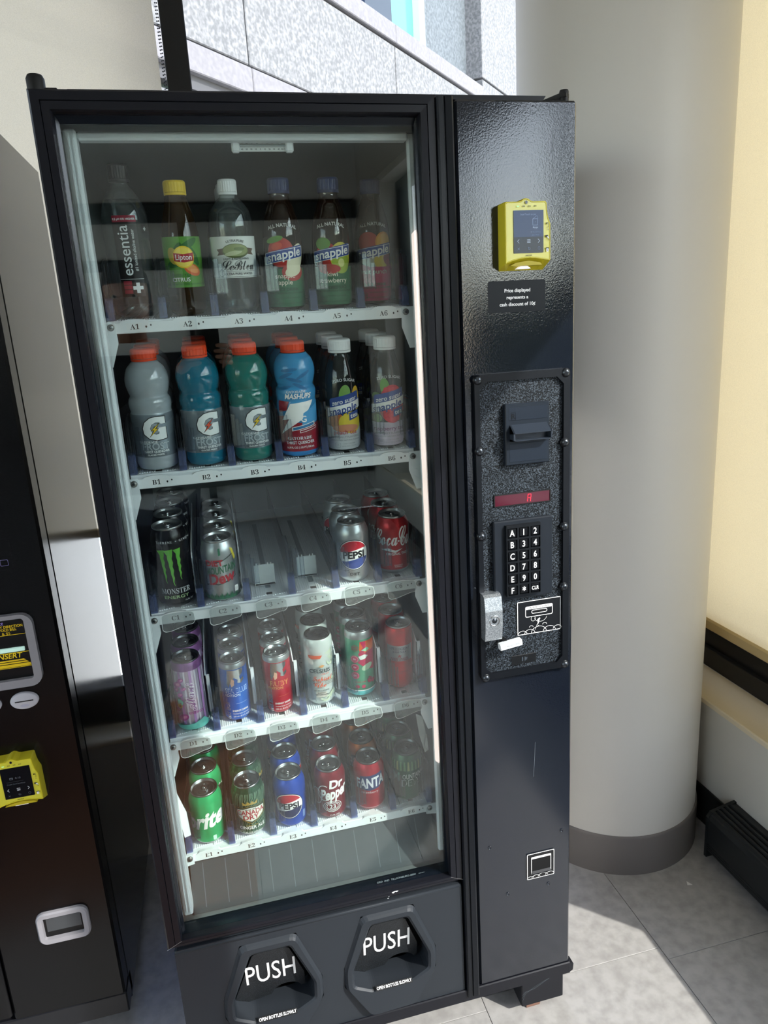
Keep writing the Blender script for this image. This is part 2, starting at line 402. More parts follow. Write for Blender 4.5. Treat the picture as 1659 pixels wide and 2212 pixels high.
# blinds
def bead_curve(mb, x, y, z0, z1, step):
    z = z0
    while z < z1:
        r = .0023; mb.add([(x - r, y, z), (x + r, y, z), (x, y - r, z), (x, y + r, z), (x, y, z - r), (x, y, z + r)],
                          [(0, 2, 5), (2, 1, 5), (1, 3, 5), (3, 0, 5), (2, 0, 4), (1, 2, 4), (3, 1, 4), (0, 3, 4)], 0, True); z += step
b1 = thing('roller_blind', 'beige screen roller blind lowered over the window behind the vending machines', 'blind', (-.75, 2.03, 1.0), world=True)
MB().box(-1.46, -.0305, 2.028, 2.0292, 1.0, 2.62).build('fabric', M_blindw, b1)
MB().box(-1.46, -.0305, 2.022, 2.035, .975, 1.0, 0, .003).build('hem_bar', P('hem_bar', '#cdbf9c', .4, .2), b1)
MB().lathe([(.0001, -1.47), (.03, -1.47), (.03, -.03), (.0001, -.03)], 20, (0, 2.04, 2.63), 'x').build('roller', M_alu, b1)
mb = MB(); bead_curve(mb, -.0225, 2.035, 1.15, 2.6, .0078); bead_curve(mb, -.019, 2.055, 1.15, 2.6, .0078)
mb.build('bead_chain', P('bead_black', '#101012', .3), b1, label='black bead pull chain')
b2 = thing('roller_blind', 'cream roller blind glowing with sun in the window beside the round column', 'blind', (1.43, 1.37, .56), world=True)
MB().box(1.4295, 1.4307, .822, 1.93, .553, 2.42).build('fabric', M_blindr, b2)
MB().box(1.422, 1.438, .822, 1.93, .520, .555, 0, .005).build('hem_bar', P('hem_bar_tan', '#c7b184', .4, .1), b2)
MB().lathe([(.0001, .82), (.03, .82), (.03, 1.93), (.0001, 1.93)], 20, (1.44, 0, 2.44), 'y').build('roller', M_alu, b2)

# baseboard heater along the right-hand wall
hx = 1.2355
h = thing('baseboard_heater', 'black finned baseboard heater on the floor along the window wall', 'heater', (1.28, .9, ZF), world=True)
prof = [(XW - .001, ZF + .012), (hx + .012, ZF + .012), (hx + .004, ZF + .02)]
for k in range(4): prof += [(hx + .004, ZF + .024 + k*.007), (hx, ZF + .026 + k*.007), (hx, ZF + .0285 + k*.007)]
prof += [(hx, ZF + .126), (hx + .006, ZF + .138)]
for k in range(5): prof += [(hx + .010 + k*.014, ZF + .141 + k*.0028), (hx + .013 + k*.014, ZF + .1475 + k*.0028), (hx + .019 + k*.014, ZF + .1475 + k*.0028)]
prof += [(XW - .001, ZF + .158)]
MB().prism(prof, 'y', -1.2, 1.486).build('cover', M_heater, h)
ep = [(XW, ZF), (hx - .001, ZF), (hx - .001, ZF + .13), (hx + .010, ZF + .146), (XW, ZF + .162)]
MB().prism(ep, 'y', 1.484, 1.494).build('end_cap', M_heater, h); MB().prism(ep, 'y', -1.21, -1.2).build('end_cap', M_heater, h)
tag(MB().prism([(1.118, 1.408), (1.131, 1.405), (1.124, 1.42)], 'z', ZF, ZF + .0012).build('paper_scrap', P('scrap', '#e8e6e2', .7)), 'tiny white torn scrap lying on the shaded floor before the column', 'litter')
mt = tag(MB().box(-1.9, -.03, -.55, .93, ZF, ZF + .006, 0, .002).build('floor_mat', P('mat_brown', '#8a5b3f', .85, bump=(300, .5, .002))), 'brown entrance mat on the floor before the machines, mirrored in the glass door', 'mat')

# ------------------------------------------------------------------ the granite building outside
T = Vector((.677, .736, 0)).normalized(); NO = Vector((T.y, -T.x, 0)); O = Vector((.15, 8.0, 0))
def fac(mb, s0, s1, d0, d1, z0, z1, mi=0, c=0):
    q = MB().box(s0, s1, d0, d1, z0, z1, mi, c)
    mb.add([tuple(O + T*x - NO*y + Vector((0, 0, z))) for x, y, z in q.v], q.f, mi)
def granite(name, a, b): return P(name, b, .7, speck=(22, a, b, .40, .62, 8))
M_gran = granite('granite_rough', '#5b5c5f', '#7a7a7c'); M_gran2 = granite('granite_smooth', '#6c6a6f', '#777579')
bd = thing('granite_building', 'pale granite office building in full sun seen through the back window', 'building', tuple(O + T*3), world=True)
SE = 7.98
for k in range(4):
    mb = MB(); fac(mb, -6 + k*(SE + 6)/4 + .012, -6 + (k+1)*(SE + 6)/4 - .012 if k < 3 else SE, 0, .25, 4.325, 5.45, 0, .01); mb.build('wall_panel', M_gran, bd)
for k in range(4):
    mb = MB(); fac(mb, -6 + k*(SE + 6)/4 + .006, -6 + (k+1)*(SE + 6)/4 - .004, -.03, .25, 4.03, 4.295, 0, .01); mb.build('band_stone', M_gran2, bd)
    mb = MB(); fac(mb, -6 + k*(SE + 6)/4 + .006, -6 + (k+1)*(SE + 6)/4 - .004, -.03, .25, 5.485, 5.73, 0, .01); mb.build('coping_stone', M_gran2, bd)
mb = MB(); fac(mb, -6, SE, .05, .25, 3.9, 5.7); mb.build('joint_backing', P('joint_dark', '#4a4a4e', .8), bd)
mb = MB(); fac(mb, -6, SE, .16, .2, 3.7, 4.02); mb.build('recessed_band', P('dark_band', '#3a4644', .2), bd)  # dark band set back below the band stones
for k in range(4):
    mb = MB(); fac(mb, -6 + k*(SE + 6)/4 + .012, -6 + (k+1)*(SE + 6)/4 - .012, 0, .25, 1.0, 3.80, 0, .01); mb.build('wall_panel', M_gran, bd)
mb = MB(); fac(mb, 6.17, SE + .8, .3, .6, 3, 12); mb.build('setback_wall', granite('granite_dark', '#4a5157', '#62696f'), bd)
mb = MB(); fac(mb, SE + .005, SE + 6, -.02, .6, 0, 5.85, 0, .01); mb.build('side_panel', M_gran, bd)
mb = MB(); fac(mb, SE + .005, SE + 6, -.02, .6, 5.885, 12, 0, .01); mb.build('side_panel', M_gran, bd)
mb = MB(); fac(mb, 5.97, 6.17, .28, .6, 3, 12); mb.build('window_jamb', P('white_metal', '#cfd6d4', .4), bd)
mb = MB(); fac(mb, 5.02, 5.97, .4, .5, 3, 12); mb.build('tinted_window', P('teal_glass', '#4c8a7c', .12), bd)
mb = MB(); fac(mb, 4.2, 5.02, .3, .6, 3, 12); mb.build('mullion', P('mullion_dark', '#2a3340', .4), bd)
mb = MB(); fac(mb, -6, 4.2, .4, .5, 3, 12); mb.build('tinted_window', P('blue_glass', '#2f5fae', .1), bd)
hg = MB().box(11, 13, -30, 12, -1.5, 3.0, 0, .6)  # unseen hedge, added to darken the skyline mirrored in the service door
struct(hg.build('added_hedge', P('hedge_green', '#27331f', .9, bump=(6, .8, .2), speck=(5, '#161f12', '#3a4a2a', .35, .65, 4))))
struct(MB().box(-40, 60, 2.4, 60, -1.5, -1.2).box(1.9, 60, -40, 2.4, -1.5, -1.2).build('ground', P('paving', '#cfccc4', .9)))

# ------------------------------------------------------------------ card reader (both machines carry one)
M_yel = P('yellow_plastic', '#cdc02c', .34); M_yel2 = P('yellow_face', '#cfc840', .2, coat=.3)
def card_reader(parent, x0, z0, yw, kind):
    def W(p): return (x0 + p[0]/1000, z0 + p[1]/1000)
    fo = [(2.5, 9), (2.5, 103), (4.5, 105), (27, 105), (31, 106), (35.5, 109), (39.5, 110), (43.5, 109), (48, 106), (52, 105), (74, 105), (76, 103), (77, 90), (79, 80), (83, 70), (83, 12)]
    fo += [(72, 13.5), (60, 15.8), (45, 17), (30, 16), (15, 13)]
    n = len(fo); cx, cz = 42, 60; yf = yw - .030
    def loop(k, y, dz=0): return [(x0 + (cx + (p[0]-cx)*k)/1000, y, z0 + (cz + (p[1]-cz)*k + dz)/1000) for p in fo]
    bk = [(x0 + min(max(p[0], 0), 84)/1000, yw, z0 + (p[1] if p[1] > 30 else p[1]*.0 + 0)/1000) for p in fo]
    mb = MB(); mb.loft([bk, loop(1.0, yf + .003), loop(.985, yf), loop(.955, yf), loop(.94, yf + .0012)], 0)
    b = mb.build('card_reader', [M_yel], parent)
    q = [(p[0]/1000, p[1]/1000) for p in fo]
    k = .945; inn = [(x0 + (cx + (p[0]-cx)*k)/1000, z0 + (cz + (p[1]-cz)*k)/1000) for p in fo]
    MB().prism(inn, 'y', yf + .0008, yf + .004).build('front_panel', M_yel2, b)
    MB().prism([W(p) for p in ((12, 6), (70, 6), (66, 10), (45, 13.5), (22, 10.5))], 'y', yf + .004, yf + .012).build('card_slot', P('yellow_dark', '#b9a820', .4), b)
    MB().prism([W(p) for p in ((28, 1.5), (52, 1.5), (46, 5.5), (34, 5.5))], 'y', yf + .010, yf + .022).build('slot_light', P('slot_light', '#f4f2ff', .3, emit=.6), b)
    dk = '#0b1016' if kind == 'price' else '#122033'
    sc = rrect(17, 25, 70, 91, 1); MB().prism([W(p) for p in sc], 'y', yf - .0002, yf + .002).build('screen', P('screen_' + kind, dk, .08, 0, .25), b)
    d = Dec(.04); pale = P('lcd_' + kind, '#b9c8dc' if kind == 'pay' else '#c9ccd0', .4, emit=.12); dim = P('lcd_dim_' + kind, '#7f93b3' if kind == 'pay' else '#5a6068', .4, emit=.05)
    if kind == 'pay':
        d.rect(17, 50, 70, 91, P('lcd_field', '#2c4166', .1, 0, .25)); d.text('Scan/Touch to pay', 2.6, 43, 83.5, dim)
        d.frame(rrect(50.5, 67.5, 60, 78, .6), .8, dim).line([(50, 77), (58.5, 82.5), (60, 78)], .5, dim).text('*', 3, 55.5, 71, dim)
        d.text('Monyx', 2.3, 55.5, 63.5, pale, bold=.02).line([(52.5, 62), (59, 62)], .3, dim).text('ID To Connect', 2.0, 56, 56.5, dim).text('#38549027', 2.0, 55.5, 52, dim)
    else:
        d.frame(rrect(31, 66, 37, 70.5, .6), .7, dim).line([(31.5, 68.8), (36.5, 68.8)], .8, dim).text('0.10', 4, 46, 66.3, dim); d.line([(25, 61), (55, 61)], .2, dim)
        d.text('Credit Card Surcharge', 2.5, 41, 55, dim)
    d.line([(26.5, 46.5), (23.5, 43.5), (26.5, 40.5)], .7, pale).line([(60, 46.5), (63, 43.5), (60, 40.5)], .7, pale)
    for z in (45.7, 43.5, 41.3): d.line([(40.5, z), (46.5, z)], .8, pale)
    d.line([(23.5, 33.5), (27, 30)], .4, dim).line([(27, 33.5), (23.5, 30)], .4, dim).line([(43, 34), (41.5, 32.8), (43, 31.6)], .5, dim).line([(41.5, 32.8), (45.5, 32.8), (45.5, 30.5), (42, 30.5)], .4, dim).frame(ell(61.5, 32, 2.2, 2.4), .4, dim)
    d.text('NAYAX', 2.4, 43.5, 20.2, BLACK, 'sans')
    d.poly(ell(39.5, 103, 2.3, 2.6), P('lens_dark', '#161a2a', .1))
    for i, x in enumerate((24.5, 34.5, 44.5, 54.5)): d.frame(rrect(x - 2.4, 96, x + 2.4, 98, .9), .5, BLACK) if i else d.poly(rrect(x - 2.4, 96, x + 2.4, 98, .9), P('led_green', '#b6e8a0', .3, emit=.4))
    d.line([(75, 71), (78, 71), (78.5, 64), (76.5, 64)], .6, BLACK).rect(74.5, 68.5, 76.5, 71.5, BLACK).line([(77.5, 62), (78, 59.5)], .8, BLACK)
    d.rect(73, 48.5, 77.5, 52, BLACK).poly([(75, 50.5), (78.5, 49.5), (80, 46), (77.5, 46.5)], WHITE).line([(78, 47), (79.5, 43)], .8, BLACK)
    d.rect(73.5, 30, 79, 32.5, BLACK).poly(rrect(74.3, 26, 78.3, 31, .5), WHITE).text('$', 2, 76.3, 27.5, BLACK)
    d.flat('print', b, (x0, yf - .0001, z0))
    return b

# ------------------------------------------------------------------ the vending machine
F = 1.18
vm = thing('vending_machine', 'tall black glass-front drinks vending machine standing before the round column', 'vending machine', (.22, 1.5, ZF), world=True)
mb = MB()
mb.box(-.190, -.176, 1.232, 1.90, .06, 1.828, 0, .003).box(.624, .637, 1.225, 1.90, .085, 1.831, 0, .003).box(-.176, .624, 1.88, 1.90, .06, 1.828).box(-.190, .637, 1.232, 1.90, .055, .10)
mb.box(-.176, .624, 1.236, 1.90, 1.815, 1.830).box(.3995, .404, 1.235, 1.88, .10, 1.815).box(-.176, .3995, 1.236, 1.88, .30, .365)
mb.build('cabinet', [M_side], vm)
MB().prism([(-.145, 1.842), (.595, 1.842), (.600, 1.849), (-.150, 1.849)], 'y', 1.215, 1.50).box(-.15, .60, 1.30, 1.5, 1.828, 1.843).build('top_plate', M_frame, vm)
MB().lathe([(.0001, 1.862), (.010, 1.861), (.0125, 1.856), (.0125, 1.838)], 20, (-.1885, 1.20, 0)).box(-.196, -.16, 1.195, 1.25, 1.838, 1.845, 0, .002).build('hinge', M_matt, vm)
MB().lathe([(.0001, 1.859), (.007, 1.858), (.008, 1.855), (.008, 1.833)], 18, (.633, 1.215, 0)).prism([(.56, 1.40), (.575, 1.40), (.642, 1.214), (.632, 1.205), (.622, 1.212)], 'z', 1.846, 1.852).build('hinge', M_matt, vm)
# refrigerated interior
mb = MB()
mb.box(-.1755, -.172, 1.245, 1.87, .375, 1.814).box(.392, .399, 1.235, 1.87, .375, 1.814).box(-.172, .392, 1.865, 1.879, .375, 1.814).box(-.172, .392, 1.245, 1.865, 1.800, 1.814).box(-.172, .392, 1.236, 1.865, .366, .375)
mb.build('liner', [M_liner], vm)
mb = MB()
mb.box(-.168, -.150, 1.232, 1.262, .39, 1.802, 0, .003).box(-.150, .365, 1.240, 1.262, 1.788, 1.80, 0, .003).box(.366, .3915, 1.250, 1.262, .39, 1.802, 0, .003)
for k in (-.162, -.156): mb.box(k, k + .002, 1.229, 1.233, .40, 1.795)
mb.build('white_trim', [M_trimw], vm)
MB().box(.3640, .3900, 1.232, 1.249, .615, 1.648, 0, .006).build('lamp', P('lamp_diffuser', (1.0, .80, .75, 1), .4, emit=.95), vm, label='lit pinkish white lamp strip')
# door
R0 = (-.2005, .3967, .3705, 1.8405)
def rg(i, y):
    r = min(i, .0325); l = min(i, .0345); b = min(i*.5, .0155); return [(R0[0]+l, y, R0[2]+b), (R0[1]-r, y, R0[2]+b), (R0[1]-r, y, R0[3]-i), (R0[0]+l, y, R0[3]-i)]
def rl(i, y): return [(R0[0]+i, y, R0[2]+i*.48), (R0[1]-i, y, R0[2]+i*.48), (R0[1]-i, y, R0[3]-i), (R0[0]+i, y, R0[3]-i)]
pr = [(.001, 1.232), (.001, 1.184), (.004, 1.18), (.0155, 1.1795), (.0163, 1.1815), (.0171, 1.1795), (.0275, 1.18), (.0292, 1.184), (.0292, 1.196)]
fr = Vector; rails = []
def rail(a, b):
    mb = MB(); L = [[rl(i, y)[a], rl(i, y)[b]] for i, y in pr]
    mb.loft([[l[0] for l in L], [l[1] for l in L]], 0, True, True); return mb
door = rail(0, 1); door = door.build('door', [M_frame], vm)
for a, b in ((1, 2), (2, 3), (3, 0)): rail(a, b).build('frame_rail', [M_frame], door)
MB().loft([rg(.0285, 1.195), rg(.030, 1.199), rg(.039, 1.2025), rg(.0405, 1.2030), rg(.0405, 1.208), rg(.0292, 1.225)]).build('gasket', P('gasket', '#0a1018', .22), door)
for y in (1.2035, 1.2165): MB().box(-.1705, .3670, y, y + .004, .3855, 1.810).build('glass_pane', M_glass, door)
d = Dec(); sg = P('etched_mark', '#7f8c8e', .6); d.text('GRD  IND  TILLSONBURG-2004', 4.2, 0, 0, sg, wmax=92); d.text('ANSI 297.1', 2.0, 54, .6, sg)
d.flat('etched_print', door, (.258, 1.2033, .3885))
d = Dec(); sw = P('scuff', '#d8dcdd', .7)
for x, z, a in ((0, 0, 8), (3, 1.5, 6), (7, 1, 7), (-12, -11, 3.5), (-10, -7, 2.5)):
    d.poly([(x - a*.5, z), (x - a*.1, z + a*.22), (x + a*.5, z + a*.1), (x + a*.2, z - a*.15), (x - a*.1, z - a*.3)], sw)
d.line([(-445, -9.5), (-417, 4)], .6, P('mitre_line', '#9a9a98', .6)).line([(151, -9.5), (123, 4)], .4, P('mitre_line', '#9a9a98', .6))
d.flat('scuff', door, (.245, 1.1793, .3805))['kind'] = 'stuff'
# delivery panel with two push ports
def octo(cx, k=1.0, pts=None): return [(cx + x*k, z) for x, z in pts]
OUT = [(-.0545, .338), (.0565, .338), (.1005, .2195), (.0995, .168), (.050, .0955), (-.0515, .0935), (-.099, .173), (-.0975, .2195)]
INN = [(-.0365, .3135), (.0420, .3135), (.0825, .2125), (.0805, .1765), (.0430, .1590), (-.0405, .1575), (-.079, .177), (-.0785, .2115)]
mb = MB(); PX = (-.0141, .2287)
pan = [(-.1885, .083), (.3905, .083), (.3905, .355), (.386, .3615), (-.184, .3615), (-.1885, .355)]
holes = [[(cx + x, z) for x, z in OUT] for cx in PX]
mb.prism(pan, 'y', 1.182, 1.215, 0, holes)
mb.loft([[(-.1885, 1.186, .350), (-.1885, 1.181, .353), (-.1885, 1.181, .358), (-.1885, 1.186, .3625)], [(.390, 1.186, .350), (.390, 1.181, .353), (.390, 1.181, .358), (.390, 1.186, .3625)]], 0, True, True, True)
dp = mb.build('delivery_panel', [M_plast], vm)
def rnd(pts, r, n=3):
    o = []; N = len(pts)
    for i in range(N):
        p = Vector(pts[i]); a = (Vector(pts[i-1]) - p).normalized(); b = (Vector(pts[(i+1) % N]) - p).normalized()
        for k in range(n+1):
            t = k/n; q = (p + a*r)*(1-t)**2 + p*2*t*(1-t) + (p + b*r)*t*t; o.append((q.x, q.y))
    return o
for cx in PX:
    O8 = rnd([(cx + x, z) for x, z in OUT], .012); I8 = rnd([(cx + x, z) for x, z in INN], .007)
    def scl(P8, k): return [(cx + (x-cx)*k, .205 + (z-.205)*k) for x, z in P8]
    def at(P8, yf): return [(x, yf(z), z) for x, z in P8]
    yo = lambda z: 1.1825; yr = lambda z: 1.175 - .010*max(0, (.22 - z)/.12)
    yi = lambda z: 1.179 - .014*max(0, (.21 - z)/.12)
    mb = MB(); mb.loft([at(O8, yo), at(scl(O8, .965), lambda z: yr(z) + .004), at(scl(O8, .935), yr), at(scl(I8, 1.06), yr), at(I8, yi), at(scl(I8, .985), lambda z: 1.20), at(scl(I8, .985), lambda z: 1.235)], 0, smooth=False)
    port = mb.build('push_port', [M_plast], dp)
    # swinging flap: leaning back at the foot, notched below
    ft, fb = (1.190, .302), (1.218, .148)
    fy = lambda z: fb[0] + (ft[0] - fb[0])*(z - fb[1])/(ft[1] - fb[1])
    arcp = [(cx + .028 + .030*math.cos(math.radians(a)), .172 + .022*math.sin(math.radians(a))) for a in range(10, 171, 16)]
    fl_ = [(cx - .0775, .180), (cx - .034, .298), (cx - .028, .302), (cx + .034, .302), (cx + .040, .297), (cx + .066, .215), (cx + .066, .176)] + [(cx + .060, .176)] + arcp + [(cx - .006, .170), (cx - .0775, .160)]
    q = MB().prism(fl_, 'y', 0, .006); q.v = [(x, fy(z) + y, z) for x, y, z in q.v]
    flap = q.build('flap', [P('flap_grain', '#141619', .45, bump=(650, .5, .0012), speck=(900, '#0b0c0e', '#3c4247', .45, .8, 2))], port)
    MB().prism([(cx - .081, .14), (cx + .083, .14), (cx + .083, .31), (cx - .081, .31)], 'y', 1.245, 1.25).build('chute', M_matt, port)
    MB().prism([(1.172, .1585), (1.195, .150), (1.245, .146), (1.245, .140), (1.172, .140)], 'x', cx - .075, cx + .076).build('tray', M_matt, port)
    up = Vector((0, ft[0] - fb[0], ft[1] - fb[1])).normalized()
    d = Dec(); d.text('PUSH', 54.5, 2, 0, WHITE, bold=.003, wmax=100)
    zt = .217; d.flat('lettering', port, (cx - .003, fy(zt) - .0004, zt), uy=up, label='white PUSH lettering')
    d = Dec(); d.rect(-39, -1.5, 39, 8.5, BLACK).text('OPEN BOTTLES SLOWLY', 5.6, 0, .8, WHITE, 'sans', wmax=75)
    d.flat('notice', port, (cx + .003, 1.1655, .1612), uy=(0, .85, .5), label='small white OPEN BOTTLES SLOWLY lettering')
# centre trim and service door
mb = MB(); mb.prism([(.3945, 1.20), (.3945, 1.176), (.397, 1.172), (.4035, 1.172), (.405, 1.175), (.4065, 1.175), (.408, 1.172), (.418, 1.171), (.4213, 1.174), (.4213, 1.20)], 'z', .0685, 1.8347)
mb.build('centre_trim', [P('trim_black', '#101318', .30, 0, .3)], vm)
mb = MB(); mb.box(.4262, .6385, 1.18, 1.2245, .084, 1.833, 0, .0035); sdoor = mb.build('service_door', [M_black], vm)
MB().box(.4225, .4262, 1.19, 1.23, .07, 1.833).build('door_gap', M_matt, vm)
for x, z in ((.618, .4351), (.4553, .4328), (.5878, .3077), (.494, .307)):
    MB().lathe([(.0045, 1.1805), (.0042, 1.1788), (.003, 1.1786), (.0028, 1.1794), (.0001, 1.1794)], 14, (x, 0, z), 'y').build('rivet', M_black, sdoor)
d = Dec()
for pts, wd in (([(100, 570), (100.5, 545), (101.5, 500), (101, 455)], .7), ([(98, 455), (111, 452)], .8), ([(70, 40), (95, 5)], .5), ([(120, 32), (128, 45)], .7), ([(36, 455), (41, 380)], .4), ([(60, -640), (64, -560)], .4)):
    d.line(pts, wd, P('scratch', '#7d868c', .6))
d.flat('scratch', sdoor, (.4945, 1.1799, 1.22))['kind'] = 'stuff'
# base rail, leg
mb = MB(); mb.box(-.190, .642, 1.178, 1.24, .052, .083, 0, .002).prism([(.642, .054), (.6485, .058), (.650, .074), (.642, .080)], 'y', 1.18, 1.20); mb.build('base_rail', [M_frame], vm)
for x0, x1 in ((.526, .628), (-.18, -.08)):
    lg = MB().box(x0, x1, 1.186, 1.26, -.017, .055, 0, .002).build('leg', [M_frame], vm)
    MB().prism([(x0 + .018, -.0395), (x0 + .05, -.0395), (x0 + .056, -.017), (x0 + .016, -.017)], 'y', 1.20, 1.25).build('foot', P('foot_rust', '#7a5a4c', .8), lg)
for x0, x1 in ((.526, .628), (-.18, -.08)): MB().box(x0, x1, 1.82, 1.89, ZF, .055).build('leg', [M_frame], vm)
d = Dec(.02); web = P('cobweb', '#5f686e', .8)
for k, b in ((0, 0), (5, -14), (9, -22)):
    d.line([(0, -42 + k*2), (8, -22 - b*.3), (30, -8 + b*.25), (60, 4 + b*.1), (88, 14)], .35, web)
d.flat('cobweb', vm, (.5265, 1.1858, .040))['kind'] = 'stuff'
# price notice and coin return
d = Dec(); d.poly(rrect(0, 0, 106, 52, 4), P('notice_black', '#191c20', .35, 0, .2))
for k, s_ in enumerate(('Price displayed', 'represents a', 'cash discount of 10¢')): d.text(s_, 5.6, 54, 33 - 11.3*k, WHITE, '', .022)
d.flat('price_notice', sdoor, (.4755, 1.1799, 1.5035), label='black notice with white lettering')
mb = MB(); mb.box(.5376, .6004, 1.178, 1.1802, .3317, .395, 0, .001)
cr = mb.build('coin_return', [P('decal_black', '#0c0d10', .3)], sdoor)
MB().prism([(1.1781, .3815), (1.1779, .3815), (1.1779, .345), (1.1781, .345)], 'x', .549, .5915).build('return_cup', P('cup_black', '#010101', .9), cr)
MB().prism([(1.1785, .351), (1.1775, .351), (1.174, .347), (1.174, .345), (1.1785, .345)], 'x', .549, .5915).build('cup_lip', M_rim, cr)
d = Dec(); d.frame(rrect(0, 0, 62.8, 63.3, 2), 1.3, WHITE).frame(rrect(9.5, 12, 55.5, 55, 2), 1.2, WHITE).poly(rrect(9.8, 49.8, 55.2, 55, 1.5), WHITE).text('COIN RETURN', 3.2, 32.5, 50.8, BLACK, sx=1.05)
for x, r in ((8, 8), (20, 10), (36, 12), (52, 11)): d.line(ell(x, 1.5, r, r*.75, 20, 160, 10), .8, WHITE)
d.flat('print', cr, (.5376, 1.1779, .3317))

# selection plate
pl_ = MB(); ZP0, ZP1, XP0, XP1 = .821, 1.4025, .4435, .6255
fo = rrect(XP0, ZP0, XP1, ZP1, .009)
ch = .013; X0, X1, Z0, Z1 = XP0 + .0095, XP1 - .0125, ZP0 + .0125, ZP1 - .0135
fi = [(X0 + ch, Z0), (X1 - ch, Z0), (X1, Z0 + ch), (X1, Z1 - ch), (X1 - ch, Z1), (X0 + ch, Z1), (X0, Z1 - ch), (X0, Z0 + ch)]
pl_.prism(fo, 'y', 1.1705, 1.1795, 0, [fi]); sp = pl_.build('selection_plate', [M_rim], vm)
MB().prism([(X0 - .001, Z0 - .001), (X1 + .001, Z0 - .001), (X1 + .001, Z1 + .001), (X0 - .001, Z1 + .001)], 'y', 1.1765, 1.179).build('grained_field', M_grain, sp)
for x, z in ((.4501, 1.3934), (.6168, 1.3948), (.4505, 1.2688), (.6157, 1.2698), (.4502, 1.1112), (.6157, 1.1104), (.6157, .9902), (.4524, .8265), (.6185, .8268)):
    mb = MB(); mb.lathe([(.0085, 1.178), (.0085, 1.1705), (.0001, 1.1704)], 20, (x, 0, z), 'y', 1)
    mb.lathe([(.0068, 1.1705), (.0064, 1.1685), (.0048, 1.1668), (.0024, 1.1658), (.0001, 1.1655)], 20, (x, 0, z), 'y', 0)
    mb.box(x - .003, x + .003, 1.1655, 1.1664, z - .0006, z + .0006, 1).box(x - .0006, x + .0006, 1.1655, 1.1664, z - .003, z + .003, 1)
    mb.build('bolt', [M_bolt, M_rim], sp)
# note acceptor
def PB(x0, x1, z0, z1, yf, yb, c=.0015, mi=0, mb=None):
    a = pf(x0, z0, yf); b = pf(x1, z1, yf); return (mb or MB()).box(a[0], b[0], yf, yb, a[1], b[1], mi, c)
ba = PB(.5040, .5893, 1.2350, 1.3460, 1.166, 1.178).build('note_acceptor', [P('acceptor_black', '#1d242d', .36, 0, .25)], vm)
PB(.5105, .5860, 1.3160, 1.3400, 1.1655, 1.168, .0008).build('face_panel', P('acceptor_face', '#1d2530', .32, 0, .3), ba)
PB(.5105, .5860, 1.2405, 1.2750, 1.1655, 1.168, .0008).build('face_panel', P('acceptor_face', '#1d2530', .32, 0, .3), ba)
d = Dec(); d.frame(rrect(0, 0, 9, 14, .4), .5, M_rim).text('R', 9, 4.5, 2.2, M_rim, bold=.02); a = pf(.5150, 1.3170, 1.1655); d.flat('emblem', ba, (a[0], 1.1654, a[1]))
a = [pf(.5100, 1.3092, 1.166), pf(.5868, 1.3068, 1.166), pf(.5228, 1.2927, 1.149), pf(.5945, 1.2927, 1.149), pf(.5228, 1.2782, 1.149), pf(.5945, 1.2782, 1.149)]
xl, xr = a[2][0], a[3][0]; zt, zm, zb = a[0][1], a[2][1], a[4][1]
mb = MB(); mb.prism([(1.166, zt), (1.149, zm), (1.149, zm - .0012), (1.166, zm - .003)], 'x', xl - .003, xr)
mb.prism([(1.166, zb + .002), (1.149, zb + .0014), (1.149, zb), (1.166, zb - .002)], 'x', xl - .003, xr)
mb.prism([(1.166, zt), (1.149, zm), (1.149, zb), (1.166, zb - .002)], 'x', xl - .003, xl).prism([(1.166, zt), (1.149, zm), (1.149, zb), (1.166, zb - .002)], 'x', xr - .0015, xr)
mb.box(xl, xr, 1.163, 1.1665, zb, zm)
mb.build('note_mouth', [P('mouth_black', '#2a313b', .3, 0, .4)], ba)
# display
di = MB().box(.4794, .5883, 1.1758, 1.1768, 1.1631, 1.1832).build('display', [P('display_red', '#4d0f22', .10)], sp)
d = Dec(); red = P('led_red', '#ff2a3c', .4, emit=2.0); x, h = 64, 13.5
for seg in (((0, 0), (.6, 6.2)), ((.6, 7), (1.2, 13)), ((1.2, 13.2), (7, 13.2)), ((7.2, 13), (6.6, 7)), ((6.4, 6.2), (5.8, 0)), ((.6, 6.6), (6.2, 6.6))): d.line([(x + p[0], 3.2 + p[1]) for p in seg], 1.0, red)
d.flat('digit', di, (.4794, 1.1757, 1.1631), label='lit red letter A')
mb = MB(); mb.box(.4775, .5895, 1.1745, 1.178, 1.1832, 1.1845).box(.4775, .5895, 1.1745, 1.178, 1.1617, 1.1631).box(.4775, .4794, 1.1745, 1.178, 1.162, 1.184).box(.5883, .5902, 1.1745, 1.178, 1.162, 1.184); mb.build('display_bezel', [M_matt], sp)
